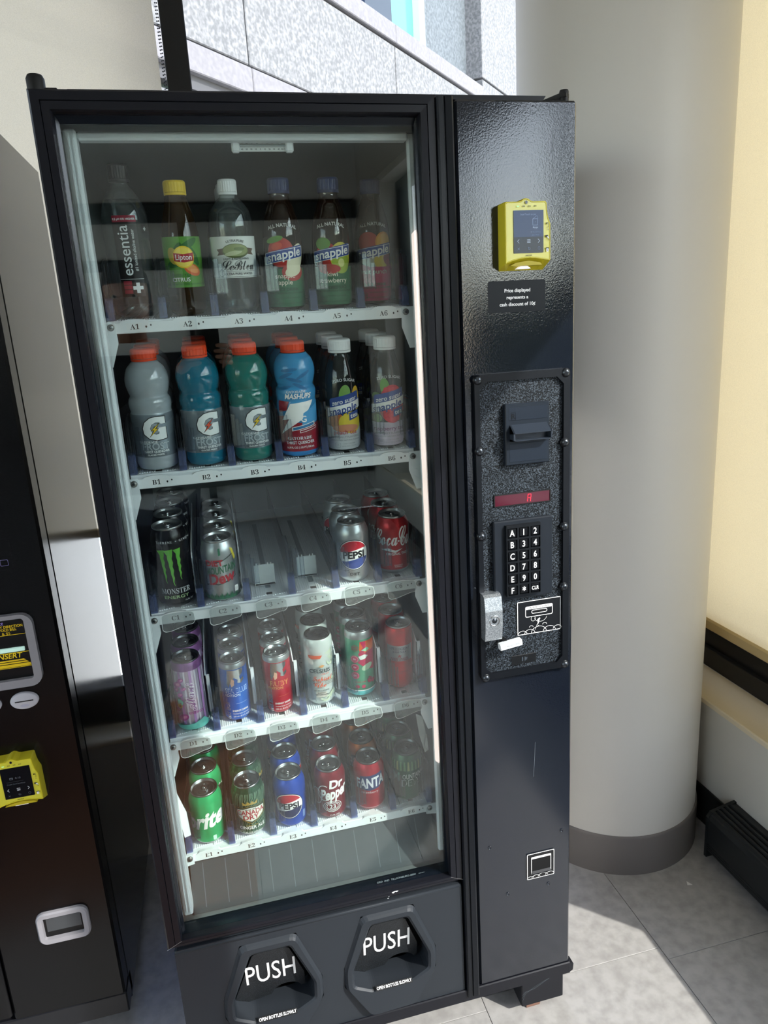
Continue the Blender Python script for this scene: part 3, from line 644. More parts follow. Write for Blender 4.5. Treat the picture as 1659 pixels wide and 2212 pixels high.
# keypad
kp = PB(.4778, .5962, .9755, 1.1320, 1.1665, 1.178, .002).build('keypad', [P('keypad_black', '#1f242b', .42, 0, .25)], vm)
yk = 1.1595
kx = [pf(x, 1, yk)[0] for x in (.5149, .5381, .5612)]; kz = [pf(0, 1.1067 - .02275*i, yk)[1] for i in range(6)]
blk = MB(); a = pf(.5029, .9820, yk); b = pf(.5718, 1.1219, yk)
blk.prism([(a[0], a[1]), (b[0], a[1]), (b[0], b[1]), (a[0], b[1])], 'y', yk, 1.168, 0, [[(x - .0095, z - .0094), (x + .0095, z - .0094), (x + .0095, z + .0094), (x - .0095, z + .0094)] for x in kx for z in kz])
blk.build('key_frame', [P('keyframe_black', '#13161a', .38, 0, .25)], kp)
for i, row in enumerate(('A12', 'B34', 'C56', 'D78', 'E90', 'F*C')):
    for j, c_ in enumerate(row):
        x, z = kx[j], kz[i]
        k = MB(); k.box(x - .0086, x + .0086, yk + .0012, 1.167, z - .0085, z + .0085, 0, .0012)
        s_ = 'CLR' if (i, j) == (5, 2) else c_
        d = Dec(); d.text(s_, 11.5 if s_ not in ('CLR', '*') else (7 if s_ == 'CLR' else 14), 0, -5.7 if s_ not in ('CLR', '*') else (-3.5 if s_ == 'CLR' else -9), WHITE, 'sans', sx=.82, wmax=14.5)
        vs, fs = d.v, d.f
        k.add([(x + p[0]/1000, yk + .0010, z + p[1]/1000) for p in vs], fs, 1)
        k.build('key', [P('key_black', '#0d0f13', .35, 0, .25), WHITE], kp)
# coin plate
cp = MB().box(.5205, .6110, 1.1752, 1.1765, .9017, .9702, 0, .0004).build('coin_plate', [P('coin_black', '#15171b', .3)], vm)
d = Dec(); d.frame(rrect(0, 0, 90.5, 68.5, 1.5), 1.4, WHITE); d.frame(rrect(16.5, 34.8, 73.5, 57, 3), 1.3, WHITE); d.poly(rrect(17, 50.5, 73, 57, 2.5), WHITE); d.text('INSERT COINS', 4.2, 45, 51.6, BLACK, sx=1.05)
d.frame(rrect(29, 41.2, 62, 48.8, 3.6), 1.1, WHITE).poly(rrect(30.5, 42.6, 60.5, 47.4, 2.3), P('slot_void', '#050507', .5))
d.line(ell(48, 34, 13, 11, 190, 350, 12), .6, WHITE).line(ell(32.5, 31, 4.5, 5, 120, 400, 12), .6, WHITE).poly([(41, 28), (45.5, 31.5), (47.5, 29.5), (46, 28), (44, 20), (38.5, 14.5), (42, 21)], WHITE)
for x, r, y in ((10, 9.5, 1), (25, 11, 1), (44, 16, 1), (66, 13, 1), (83, 9, 3), (28, 4, 14), (56, 4.5, 16)): d.line(ell(x, y, r, r*.8, 5, 175, 12), .8, WHITE)
d.line([(36, 8), (38, 13), (44, 16)], .7, WHITE)
d.flat('print', cp, (.5205, 1.1751, .9017))
# lock, reject lever, maker plate
mb = MB(); a = pf(.4585, .897, 1.150); b = pf(.4912, .9895, 1.150)
mb.prism([(1.177, a[1] - .001), (1.152, a[1]), (1.1505, a[1] + .003), (1.147, a[1] + .028), (1.147, b[1] - .030), (1.151, b[1] - .004), (1.158, b[1]), (1.177, b[1])], 'x', a[0] - .002, b[0])
lk = mb.build('lock', [M_chrome], vm); c0 = ((a[0]+b[0])/2, (a[1]+b[1])/2 - .004)
MB().lathe([(.0105, 1.150), (.0105, 1.1462), (.009, 1.1455), (.0082, 1.1485), (.0001, 1.1485)], 24, (c0[0], 0, c0[1]), 'y').build('key_cylinder', M_steel, lk)
MB().lathe([(.0055, 1.149), (.0052, 1.1468), (.0001, 1.1466)], 18, (c0[0], 0, c0[1]), 'y').lathe([(.0022, 1.148), (.0022, 1.1455), (.0001, 1.1454)], 12, (c0[0], 0, c0[1]), 'y').build('key_pin', M_bolt, lk)
mb = MB(); c_, s_ = math.cos(math.radians(7)), math.sin(math.radians(7)); lx, lz = pf(.5075, .8845, 1.152)
q = MB().box(-.0225, .0225, 1.146, 1.159, -.0062, .0062, 0, .001); q.v = [(lx + x*c_ - z*s_, y, lz + x*s_ + z*c_) for x, y, z in q.v]
lv = q.build('reject_lever', [P('lever_white', '#d4d8da', .4)], vm)
MB().box(lx - .012, lx - .004, 1.157, 1.178, lz + .0, lz + .006).build('lever_stalk', M_matt, lv)
d = Dec(.05); d.text('COIN RETURN', 3.4, 0, -1.6, P('emboss', '#a9aeb1', .5)); d.flat('emboss', lv, (lx, 1.1459, lz), ux=(c_, 0, s_), uy=(-s_, 0, c_))
mp = MB().box(.508, .5595, 1.1755, 1.1768, .841, .860, 0, .0004).build('maker_plate', [P('makerplate', '#0d0f12', .4)], vm)
d = Dec(); g = P('logo_grey', '#3a4148', .4); d.poly([(21, 6), (24, 6), (24, 15), (21, 14)], g).poly(ell(26, 10, 4.2, 5, -80, 80, 10), g).poly([(31, 6), (33, 13), (29.5, 13)], g).line([(22, 3), (27, 3)], .7, g); d.flat('emblem', mp, (.508, 1.1754, .841))
card_reader(vm, .4935, 1.571, 1.1799, 'pay')

# ------------------------------------------------------------------ shelves
ROWS = 'ABCDE'
LAB = [1.516, 1.2515, .9948, .7325, .4772]; BASE = [1.5325, 1.2715, 1.0115, .7525, .4910]
LX = [-.1045 + .0855*k for k in range(6)]; LBX = [-.1095 + .0855*k for k in range(6)]
YS = 1.288; TILT = .10                                            # the trays rise towards the back, so that drinks slide forward
def lift(y): return TILT*(y - 1.332)
def divider_parts():
    wing = MB()
    # long plate, lower rail, front post with ribs, stepped spring wing
    wing.prism([(.004, .004), (.004, .088), (.012, .096), (.05, .097), (.12, .070), (.48, .066), (.48, .004)], 'x', -.0011, .0011)
    for k, dx in enumerate((-.0055, -.002, .002, .0055)): wing.prism([(0, .034), (0, .088 - abs(dx)*.9), (.014, .094 - abs(dx)), (.014, .034)], 'x', dx - .0007, dx + .0007)
    for k in range(3):
        z0, z1 = .034 + .0*k, .090 - .008*k; x0 = .0065 + k*.0062
        wing.add([(x0, -.001 - k*.0032, z0), (x0 + .0062, -.0042 - k*.0032, z0), (x0 + .0062, -.0042 - k*.0032, z1), (x0, -.001 - k*.0032, z1),
                  (x0, .0004 - k*.0032, z0), (x0 + .0062, -.0028 - k*.0032, z0), (x0 + .0062, -.0028 - k*.0032, z1), (x0, .0004 - k*.0032, z1)],
                 [(0, 1, 2, 3), (4, 5, 6, 7), (0, 1, 5, 4), (3, 2, 6, 7), (1, 2, 6, 5), (0, 3, 7, 4)])
        wing.box(x0 + .0055, x0 + .0068, -.0050 - k*.0032, -.0028 - k*.0032, z0 - .002*k, z1)
    wing.box(.0065, .025, -.0108, -.0085, .0335, .0355)
    foot = MB()
    for dx in (-.0055, -.0033, -.0011, .0011, .0033, .0055): foot.prism([(-.001, 0), (-.001, .022 + .012*(1 - abs(dx)/.0055)), (.012, .036), (.022, .034), (.022, 0)], 'x', dx - .0008, dx + .0008)
    foot.box(-.0062, .0062, .004, .0055, 0, .033).box(-.0062, .0062, -.003, .016, 0, .0035)
    for q in (wing, foot): q.v = [(x, y, z + TILT*y) for x, y, z in q.v]
    return wing.mesh('divider', [M_clear]), foot.mesh('divider_foot', [M_cblue])
DIV, FOOT = divider_parts()
tagp = [(-29, 9), (-24, 12), (-10, 13.5), (10, 13.5), (26, 12), (30, 8), (31, -6), (27, -11), (16, -12), (4, -15), (-12, -19), (-24, -20), (-29, -16)]
tagp = rnd(tagp, 2.5, 2)
def tag_mesh():
    mb = MB()
    def W(p): z = p[1]/1000; return (p[0]/1000, -.0035 - .35*max(0, .004 - z), z)
    v0 = [W(p) for p in tagp]; cx = sum(p[0] for p in tagp)/len(tagp); cy = sum(p[1] for p in tagp)/len(tagp)
    tri = tessellate_polygon([[Vector((p[0], p[1], 0)) for p in tagp]]); mb.add(v0, [tuple(t) for t in tri], 0)
    n = len(tagp); inn = [W((cx + (p[0]-cx)*.972, cy + (p[1]-cy)*.945)) for p in tagp]
    mb.add([(x, y - .0004, z) for x, y, z in v0] + [(x, y - .0006, z) for x, y, z in inn], [(i, (i+1) % n, n + (i+1) % n, n + i) for i in range(n)], 1)  # pale rim paints the bright highlight along the clear tag's edge
    return mb.mesh('price_tag', [M_tag, M_rimc])
TAG = tag_mesh()
M_spacer = P('spacer_white', '#dfe5ea', .45)
M_slot = P('tray_slot', '#2a2624', .8)
for r in range(5):
    zl, zb = LAB[r], BASE[r]
    mb = MB(); zt = zb - .0012
    ty = MB(); ty.box(-.152, .364, YS + .006, 1.80, zt - .005, zt - .0014)
    mb.box(-.154, .366, YS - .002, YS + .004, zl - .0105, zl + .0075, 0, .001)
    mb.prism([(YS - .002, zl + .0065), (YS + .004, zl + .0075), (YS + .012, zt - .0065), (YS + .012, zt - .0085), (YS, zl - .006)], 'x', -.152, .364)
    for k in range(6):
        x = LX[k]
        mb.prism([(LBX[k] - .024, zl + .006), (LBX[k] - .018, zl + .0100), (LBX[k] - .007, zl + .0118), (LBX[k] + .009, zl + .0118), (LBX[k] + .020, zl + .0098), (LBX[k] + .025, zl + .006)], 'y', YS - .0035, YS + .003)
        for g in (-.0195, .0195):
            for q in range(7):
                xx = x + g + (q - 3)*.0042; y0 = YS + .013 + .0008*q
                ty.box(xx - .0011, xx + .0011, y0, 1.70, zt - .0016, zt)
        ty.box(x - .0058, x + .0058, YS + .020, YS + .029, zt - .0016, zt - .0010, 1)
        ty.box(x - .0050, x + .0050, YS + .05, 1.70, zt - .0016, zt - .0011, 2)
    b0 = len(mb.v); mb.v += [(x, y, z + lift(y)) for x, y, z in ty.v]; mb.f += [tuple(i + b0 for i in f) for f in ty.f]; mb.mi += ty.mi; mb.sm += ty.sm
    sh = mb.build('shelf', [M_white, M_slot, P('tray_groove', '#8f989c', .6)], vm)
    for k in range(7):
        x = LX[0] - .0435 + .0855*k + (.0012 if k else .002) - (.004 if k == 6 else 0)
        o = link('divider', DIV, sh); o.location = (x, YS + .006, zb + lift(YS + .006)); o2 = link('divider_foot', FOOT, sh); o2.location = (x, YS + .006, zb - .001 + lift(YS + .006))
        if k == 6: o.scale = (-1, 1, 1)
    for s, x in ((1, -.150), (-1, .362)):
        g = MB(); g.prism([(x - s*.013, zl + .009), (x + s*.010, zl + .009), (x + s*.0115, zl - .026), (x - s*.002, zl - .064), (x - s*.013, zl - .064)], 'y', YS - .0035, YS - .0015)
        if r == 4: g = MB().prism([(x - s*.013, zl + .009), (x + s*.010, zl + .009), (x + s*.011, zl - .014), (x - s*.013, zl - .018)], 'y', YS - .0035, YS - .0015)
        g.build('bracket', [M_trimw], sh)
        m_ = MB(); m_.lathe([(.0058, YS - .0035), (.0056, YS - .0060), (.004, YS - .0072), (.0001, YS - .0074)], 16, (x + s*.003, 0, zl), 'y').lathe([(.0026, YS - .0071), (.0024, YS - .0078), (.0001, YS - .0078)], 6, (x + s*.003, 0, zl), 'y', 1)
        m_.build('screw', [P('screw_nickel', '#8d8f8e', .35, .9), M_bolt], sh)
    dk = P('label_ink', '#17171a', .6)
    for k in range(6):
        d = Dec(.05); d.poly([(-13, -7.5), (12, -7.5), (12, 6.5), (-13, 6.5)], P('label_paper', '#e9eced', .5)).text(ROWS[r] + str(k+1), 8.6, 0, -4.6, dk, 'serif').poly(ell(18.5, -1, 1.5, 1.9, n=14), BLACK).poly(ell(26.2, 1.4, 1.3, 1.6, n=14), BLACK)
        d.flat('lane_label', sh, (LBX[k], YS - .0022, zl))
        if r in (2, 3): o = link('price_tag', TAG, sh); o.location = (LBX[k] + .004, YS - .002, zl - .002)
    if r == 3:
        for k in range(6):
            x = LX[k] + .0405
            m_ = MB().prism([(YS + .022, zb + .03), (YS + .022, zb + .108), (YS + .05, zb + .122), (1.55, zb + .118), (1.55, zb + .012), (YS + .07, zb + .012)], 'x', x - .0095, x - .0075).prism([(YS + .022, zb + .03), (YS + .022, zb + .108), (YS + .026, zb + .108), (YS + .026, zb + .03)], 'x', x - .0095, x - .001)
            m_.v = [(a, b, c + lift(b)) for a, b, c in m_.v]; m_.build('spacer_plate', [M_spacer], sh)
    if r == 2:
        for k in (0, 1):
            x = LX[k] + .0405; m_ = MB().prism([(YS + .02, zb + .02), (YS + .02, zb + .10), (YS + .06, zb + .105), (1.6, zb + .10), (1.6, zb + .01), (YS + .05, zb + .01)], 'x', x - .0050, x - .0032); m_.v = [(a, b, c + lift(b)) for a, b, c in m_.v]; m_.build('spacer_plate', [M_spacer], sh)
        for k, y in ((2, 1.345), (3, 1.360)):
            x = LX[k] - .004
            m_ = MB().box(x - .020, x + .020, y, y + .003, zb, zb + .043, 0, .001).box(x - .020, x + .020, y, y + .03, zb, zb + .004)
            for q in (-.014, -.008, .008, .014): m_.box(x + q - .001, x + q + .001, y, y + .003, zb + .042, zb + .0465)
            m_.v = [(a, b, c + lift(b)) for a, b, c in m_.v]; m_.build('pusher', [P('pusher_white', '#d5dcd9', .5)], sh)
dpn = MB().prism([(1.300, .462), (1.296, .462), (1.244, .378), (1.248, .376)], 'x', -.150, .364).build('drop_panel', P('drop_panel_grey', '#3a4145', .45), vm)
for k in range(11):
    xx = -.125 + k*.045; MB().prism([(1.2935, .456), (1.2920, .456), (1.2485, .386), (1.2500, .386)], 'x', xx - .0008, xx + .0008).build('rib', P('drop_rib', '#59636a', .4), dpn)
# clear guard flap hanging at the lower right of the lamp
MB().prism([(.326, .738), (.3395, .730), (.3435, .70), (.3475, .652), (.341, .648), (.331, .690)], 'y', 1.235, 1.2365).prism([(.340, .665), (.3475, .652), (.3455, .690), (.3440, .690)], 'y', 1.230, 1.235).build('lamp_guard', M_tag, vm)
MB().prism([(-.158, .655), (-.155, .66), (-.138, .60), (-.136, .548), (-.148, .545), (-.154, .60)], 'y', 1.262, 1.264).build('corner_flap', M_white, vm)

# thermometer hung under the top of the cabinet
th = thing('thermometer', 'small white glass-tube thermometer hung under the top of the drinks cabinet', 'thermometer', (.127, 1.262, 1.785), world=True)
MB().box(.0885, .1655, 1.262, 1.266, 1.7765, 1.7930, 0, .001).build('scale_plate', P('scale_white', '#e3e6e6', .4), th)
for x in (.0775, .1635): MB().box(x, x + .013, 1.257, 1.268, 1.7745, 1.7955, 0, .0025).build('end_cap', M_white, th)
MB().lathe([(.0016, .0895), (.0016, .1645)], 10, (0, 1.2605, 1.7848), 'x').build('tube', P('tube_grey', '#9aa3a6', .15), th)
MB().box(.079, .0805, 1.262, 1.266, 1.795, 1.801).box(.1735, .175, 1.262, 1.266, 1.795, 1.801).build('hanger', M_steel, th)
d = Dec(.04)
for i, s_ in enumerate(('40', '20', '0', '20', '40', '60', '80', '100', '120 F')): d.text(s_, 2.3, -33 + i*8.2, 3.4, BLACK, 'sans')
for i, s_ in enumerate(('40', '30', '20', '10', '0', '10', '20', '30', '40', '50 C')): d.text(s_, 2.3, -33 + i*7.3, -6.4, BLACK, 'sans')
d.line([(-36, 1.9), (36, 1.9)], .25, BLACK).line([(-36, -2.6), (36, -2.6)], .25, BLACK)
d.flat('scale_print', th, (.127, 1.2619, 1.7848))

# ------------------------------------------------------------------ the second machine, at the left edge
lm = thing('vending_machine', 'black steel vending machine cut off by the left edge of the photo', 'vending machine', (-.8, 1.75, ZF), world=True)
YL = 1.38; XR = -.335
M_lside = P('charcoal_side', '#171816', .17, 0, .32, bump=(500, .06, .0005)); M_ldoor = P('black_textured', '#050507', .26, 0, .40, bump=(420, .14, .0008))
MB().box(-1.28, XR, YL + .055, 1.97, .02, 1.897, 0, .004).build('cabinet', M_lside, lm)
MB().box(-1.28, XR - .004, YL + .03, YL + .055, .06, 1.89).build('door_seal', M_matt, lm)
ld = MB().box(-1.275, -.5655, YL, YL + .05, .10, 1.893, 0, .005).build('door', M_ldoor, lm)
MB().box(-.5615, XR + .001, YL, YL + .05, .092, 1.893, 0, .005).build('service_door', M_ldoor, lm)
MB().box(-1.28, XR, YL + .012, YL + .08, .03, .084, 0, .003).build('kick_plate', P('kick_black', '#15161a', .3), lm)
for x in (-1.2, -.42): MB().lathe([(.02, ZF), (.02, ZF + .01), (.008, ZF + .012), (.008, .035)], 16, (x, YL + .11, 0)).build('levelling_foot', M_steel, lm)
for x in (-1.2, -.42): MB().lathe([(.02, ZF), (.02, ZF + .01), (.008, ZF + .012), (.008, .035)], 16, (x, 1.9, 0)).build('levelling_foot', M_steel, lm)
M_gb = P('grey_bezel', '#8d8b90', .38); M_yink = P('yellow_ink', '#e6c518', .5)
fo = rrect(-.560, .866, -.3735, 1.0125, .022, 6); fi = rrect(-.545, .882, -.388, 1.0045, .006, 4)
bz = MB(); n = len(fo); m2 = rrect(-.556, .870, -.3775, 1.009, .018, 6)
bz.prism(fo, 'y', YL - .012, YL + .001, 0, [rrect(-.545, .882, -.388, 1.0045, .006, 4)])
bz.loft([[(x, YL - .012, z) for x, z in rrect(-.552, .875, -.381, 1.0085, .012, 5)], [(x, YL - .004, z) for x, z in rrect(-.545, .882, -.388, 1.0045, .006, 5)]])
lb = bz.build('note_acceptor', [M_gb], lm)
MB().prism(fi, 'y', YL - .0015, YL - .0003).build('acceptor_face', P('face_black', '#08080a', .3), lb)
MB().box(-.52, -.397, YL - .006, YL + .002, .9375, .9455, 0, .001).build('lit_slot', P('slot_lit', '#bfe3d6', .3, emit=.35), lb)
d = Dec(.05)
d.frame(rrect(-156, 88.5, -1.5, 121, 2), .9, M_yink).text('ict', 6.5, -38.5, 110.5, P('ink_violet', '#9a86d8', .5), 'ital', align='r').text('INSERT BILL ANY DIRECTION', 5.0, -5.5, 103.5, M_yink, 'sans', align='r', sx=.9).text('DO NOT FOLD BILL', 4.8, -17, 97.5, M_yink, 'sans', align='r', sx=.95).text('$1 & $5', 5.4, -29, 90, M_yink, align='r')
d.frame(rrect(-156, 22, -1.5, 53, 1.5), 1.1, M_yink).text('INSERT', 10, -17, 42, M_yink, 'ital', align='r', wmax=60)
d.poly([(-150, 38.5), (-14.5, 38.5), (-10.5, 35.5), (-150, 35.5)], M_yink).poly([(-150, 34), (-10, 34), (-6, 31), (-150, 31)], M_yink).poly([(-150, 29.5), (-4, 29.5), (-3, 24), (-150, 24)], M_yink)
d.flat('print', lb, (-.388, YL - .0016, .882))
for cx in (-.4155, -.482):
    b = MB().lathe([(.0255, YL + .001), (.0255, YL - .004), (.0245, YL - .0058), (.0225, YL - .0066), (.0001, YL - .0068)], 40, (0, 0, 0), 'y')
    b.v = [(cx + x, y, .8345 + z*.68) for x, y, z in b.v]; bb = b.build('coin_button', [P('button_grey', '#b9b8bf', .35)], lm)
    MB().box(cx - .0165, cx + .0165, YL - .0071, YL - .006, .8335, .8357).build('coin_slit', M_matt, bb)
    MB().prism(ell(cx, .8255, .0085, .003), 'y', YL - .0071, YL - .006).build('finger_rest', P('button_lilac', '#aaa9ba', .4), bb)
card_reader(lm, -.4925, .6205, YL - .0005, 'price')
mb = MB(); yb_ = YL
mb.loft([[(x, YL + .001, z) for x, z in rrect(-.4800, .2715, -.3765, .3500, .018, 6)], [(x, YL - .006, z) for x, z in rrect(-.4795, .272, -.377, .3495, .0175, 6)], [(x, YL - .009, z) for x, z in rrect(-.4765, .275, -.380, .3465, .015, 6)], [(x, YL - .008, z) for x, z in rrect(-.468, .285, -.389, .3375, .006, 6)], [(x, YL + .004, z) for x, z in rrect(-.466, .287, -.391, .3355, .004, 6)]])
cu = mb.build('coin_cup', [M_gb], lm)
MB().box(-.466, -.391, YL - .0008, YL - .0002, .287, .3355).build('cup_well', M_matt, cu)
MB().prism([(YL - .0015, .334), (YL - .004, .302), (YL - .0015, .300)], 'x', -.461, -.393).build('cup_flap', P('flap_grey', '#3f4245', .4), cu)
d = Dec(.05); lil = P('ink_lilac', '#7a72a8', .5); d.frame(rrect(0, 0, 30, 60, 1.5), .3, P('ink_dark', '#1c1b22', .5)).frame(rrect(8, 8, 22, 20, 2), .8, lil)
d.flat('sticker', lm, (-.4185, YL - .0003, 1.098))

# ------------------------------------------------------------------ drinks
M_can = P('can_metal', '#b4b8bb', .26, 1)
M_lid = P('can_lid', '#a4a8aa', .30, 1)
M_tab = P('can_tab', '#c6c9cb', .24, 1)
def paintm(name, h, rough=.3, metal=.55): return P('can_' + name, h, rough, metal)
CANS = {'std': (.0331, .122), 'tall': (.0331, .1575), 'slim': (.0288, .1555), 'small': (.0268, .1345), 'sleek': (.0285, .1480)}
def can_r(kind):
    R, H = CANS[kind]; nk = .0262 if kind in ('std', 'tall') else R - .0035
    z1 = H - (.024 if kind in ('std', 'tall') else .010)
    prof = [(R - .0095, 0), (R - .007, .0015), (R - .002, .007), (R - .0004, .011), (R, .014)] + [(R, .014 + (z1 - .014)*k/8) for k in range(1, 9)]
    prof += [(R - .0012, z1 + (H - z1)*.25), ((R + nk)/2, z1 + (H - z1)*.52), (nk + .0007, z1 + (H - z1)*.74), (nk, H - .0045)]
    def rf(z):
        for (r0, a), (r1, b) in zip(prof[:-1], prof[1:]):
            if a <= z <= b: return r0 + (r1 - r0)*(z - a)/max(b - a, 1e-9)
        return prof[-1][0] if z > prof[-1][1] else prof[0][0]
    return R, H, nk, prof, rf
LIDM = {}
def lid_mesh(kind, m, tabm, turn):
    R, H, nk, _, _ = can_r(kind)
    l = MB().lathe([(nk - .0002, H - .0048), (nk + .0008, H - .0035), (nk + .0010, H - .0012), (nk + .0004, H - .0001), (nk - .0006, H), (nk - .0014, H - .0008), (nk - .0022, H - .0045), (nk - .0030, H - .0056), (nk - .0042, H - .0052), (nk - .005, H - .0046), (nk - .0095, H - .0046), (nk - .0102, H - .0052), (.0001, H - .0052)], 40)
    lid = l.mesh('lid', [m])
    t = MB(); z = H - .0038
    def rot(p): a = math.radians(turn); return (p[0]*math.cos(a) - p[1]*math.sin(a), p[0]*math.sin(a) + p[1]*math.cos(a))
    t.prism([rot(p) for p in rrect(-.0072, -.0035, .0072, .0155, .0065, 5)], 'z', z, z + .0011, 0, [[rot(p) for p in ell(0, .0105, .0042, .0032, n=14)]])
    t.lathe([(.0028, z + .001), (.0026, z + .0022), (.0001, z + .0024)], 12, (*rot((0, .001)), 0))
    t.prism([rot(p) for p in ell(0, -.0085, .0085, .0068, n=20)], 'z', H - .0052, H - .0047)
    return lid, t.mesh('tab', [tabm])
def make_can(name, label, cat, kind, bands, lane, y, decals=None, turn=0, lidm=None, tabm=None, tabturn=0, group=None, mats=None):
    R, H, nk, prof, rf = can_r(kind)
    row = lane[0]; k = lane[1]
    rt = thing(name, label, cat, (LX[k], y, BASE[row] + lift(y)), group, math.radians(turn)); rt.rotation_mode = 'ZYX'; rt.rotation_euler[0] = math.atan(TILT)
    ml = [b[1] for b in bands]
    # extra rings where bands change so that the colours end in clean lines
    pr2 = []
    cuts = sorted(z for z, _ in bands[:-1])
    for a, b in zip(prof[:-1], prof[1:]):
        pr2.append(a)
        for z in cuts:
            if a[1] + 1e-5 < z < b[1] - 1e-5: pr2.append((rf(z), z))
    pr2.append(prof[-1])
    body = MB().lathe(pr2, 44, bands=[(z, i) for i, (z, _) in enumerate(bands)]).build('body', ml, rt)
    lid, tab = lid_mesh(kind, lidm or M_lid, tabm or M_tab, tabturn)
    l = link('lid', lid, rt); link('tab', tab, l)
    if decals: decals.wrap('printed_label', rt, rf, curved=True)
    return rt
def make_bottle(name, label, lane, y, prof, mat, capm, cap, decals=None, bands=None, mats=None, turn=0, group=None, liquid=None):
    rt = thing(name, label, 'bottle', (LX[lane[1]], y, BASE[lane[0]] + lift(y)), group, math.radians(turn)); rt.rotation_mode = 'ZYX'; rt.rotation_euler[0] = math.atan(TILT)
    def rf(z):
        for (r0, a), (r1, b) in zip(prof[:-1], prof[1:]):
            if a <= z <= b: return r0 + (r1 - r0)*(z - a)/max(b - a, 1e-9)
        return prof[-1][0] if z > prof[-1][1] else prof[0][0]
    MB().lathe(prof, 44, bands=bands).build('bottle_body', mats or [mat], rt)
    r, z0, z1 = cap; c = MB(); n = 48
    c.lathe([(r - .0004, z0), (r, z0 + .001), (r, z0 + .004)], n).lathe([(r - .0006, z0 + .0045), (r - .0006, z1 - .003)], n)
    loops = []
    for zz in (z0 + .0045, z1 - .0035): loops.append([((r - (.0005 if i % 2 else 0))*math.sin(2*PI*i/n), -(r - (.0005 if i % 2 else 0))*math.cos(2*PI*i/n), zz) for i in range(n)])
    c.loft(loops); c.lathe([(r - .0002, z1 - .0035), (r - .001, z1 - .0012), (r - .0028, z1), (.0001, z1)], n)
    c.build('cap', [capm], rt)
    if liquid:
        lm_, zt = liquid; pp = [(max(a - .0012, .0001), max(b, .0015)) for a, b in prof if b <= zt]; pp = [(.0001, .0015)] + pp + [(max(rf(zt) - .0012, .0001), zt), (.0001, zt)]
        MB().lathe(pp, 36).build('liquid', [lm_], rt)
    if decals: decals.wrap('printed_label', rt, rf, curved=True)
    return rt
def smoothprof(pts, n=5):
    """catmull-rom through (r,z) points"""
    o = []
    for i in range(len(pts) - 1):
        p0 = pts[max(i-1, 0)]; p1 = pts[i]; p2 = pts[i+1]; p3 = pts[min(i+2, len(pts)-1)]
        for k in range(n):
            t = k/n; f = lambda a, b, c, d: .5*((2*b) + (-a + c)*t + (2*a - 5*b + 4*c - d)*t*t + (-a + 3*b - 3*c + d)*t**3)
            o.append((f(p0[0], p1[0], p2[0], p3[0]), p1[1] + (p2[1] - p1[1])*t))
    o.append(pts[-1]); return o
ORD = ['front', 'second', 'third', 'fourth', 'fifth']
def rowback(first, desc, lane, y, step, n, turns=(0,)):
    """copies of FIRST behind it in the same lane"""
    for i in range(1, n):
        c = dup(first, (LX[lane[1]] + random.uniform(-.001, .001), y + step*i, BASE[lane[0]] + lift(y + step*i)), math.radians(turns[i % len(turns)]))
        c['label'] = '%s, %s in lane %s%d' % (desc, ORD[i], ROWS[lane[0]], lane[1] + 1)
GR = ['bottles on the top shelf', 'bottles on the second shelf', 'cans on the third shelf', 'cans on the fourth shelf', 'cans on the bottom shelf']
YC = 1.332
pet = clear('pet_clear', '#eef3f3', .06, .02, '#8f9a9c', .05, '#d6dde0')
water = clear('water', '#e6edee', .03, 0, '#a7b2b4')
blackcap = P('cap_black', '#15161a', .35); whitecap = P('cap_white', '#e8ebec', .4); orangecap = P('cap_orange', '#e2461f', .4); bluecap = P('cap_blue', '#152755', .4); yellowcap = P('cap_yellow', '#e6c21c', .35)
# A1 tall water bottle, black upright label
d = Dec(); lb_ = P('label_black', '#101013', .4); wine = ink('#8c1d33'); pale = ink('#dfe4e6')
d.rect(-19, 35, 19, 160, lb_).rect(-19, 150, 19, 160, wine).text('9.5 pH OR HIGHER', 3, 0, 153, pale, 'sans', rot=0).text('essentia', 17, 3.5, 107, pale, rot=90, bold=.004, wmax=84).text('#1 ionized alkaline water', 5, 12.5, 107, pale, rot=90, wmax=64)
for z in (40, 47, 54):
    d.rect(-14, z, -1, z + 6, wine)
d.rect(-19, 62.5, 19, 63, pale).rect(0, 46, 16, 51.5, pale).rect(5.2, 40.5, 10.8, 57, pale)
d.rect(27, 133, 37, 146, lb_).rect(30, 138.5, 35.5, 140.5, pale).rect(31.8, 136.5, 33.7, 142.5, pale)
make_bottle('water_bottle', 'tall clear water bottle with black upright label and dark cap above A1', (0, 0), YC, smoothprof([(.026, .001), (.034, .006), (.0365, .016), (.0362, .06), (.0365, .12), (.0362, .158), (.031, .18), (.0205, .198), (.0135, .206), (.0132, .214)]), pet, blackcap, (.0165, .211, .2375), d, group=GR[0], liquid=(water, .185), turn=2)
# A2 green tea citrus
d = Dec(); gl = P('label_green', '#5d9a3c', .45); dg = ink('#2c6a2e'); ly = ink('#f0cc2f'); lr = ink('#b02a35')
d.rect(-100, 46, 100, 126, gl)
for x, y, r, a in ((6, 112, 22, 30), (-12, 103, 16, 60), (16, 96, 18, 120), (-16, 84, 16, 10)): d.poly(ell(x, y, r, 6, rot=a), dg)
d.poly(ell(12, 74, 15, 9, rot=-25), ink('#d9662e')).poly(ell(11.5, 75.5, 12, 6, rot=-25), ink('#ea9a58')).poly(ell(-18, 96, 9, 14, rot=20), ink('#b9a438'))
d.poly(ell(-1, 94, 17.5, 17.5), ly).poly(ell(-1, 94, 15.5, 15.5), ink('#f5dd63')).poly([(-17, 101), (-1, 98.5), (15, 101), (15, 88), (-1, 85.5), (-17, 88)], lr).text('Lipton', 8.6, -1, 89.8, WHITE, bold=.012, wmax=26)
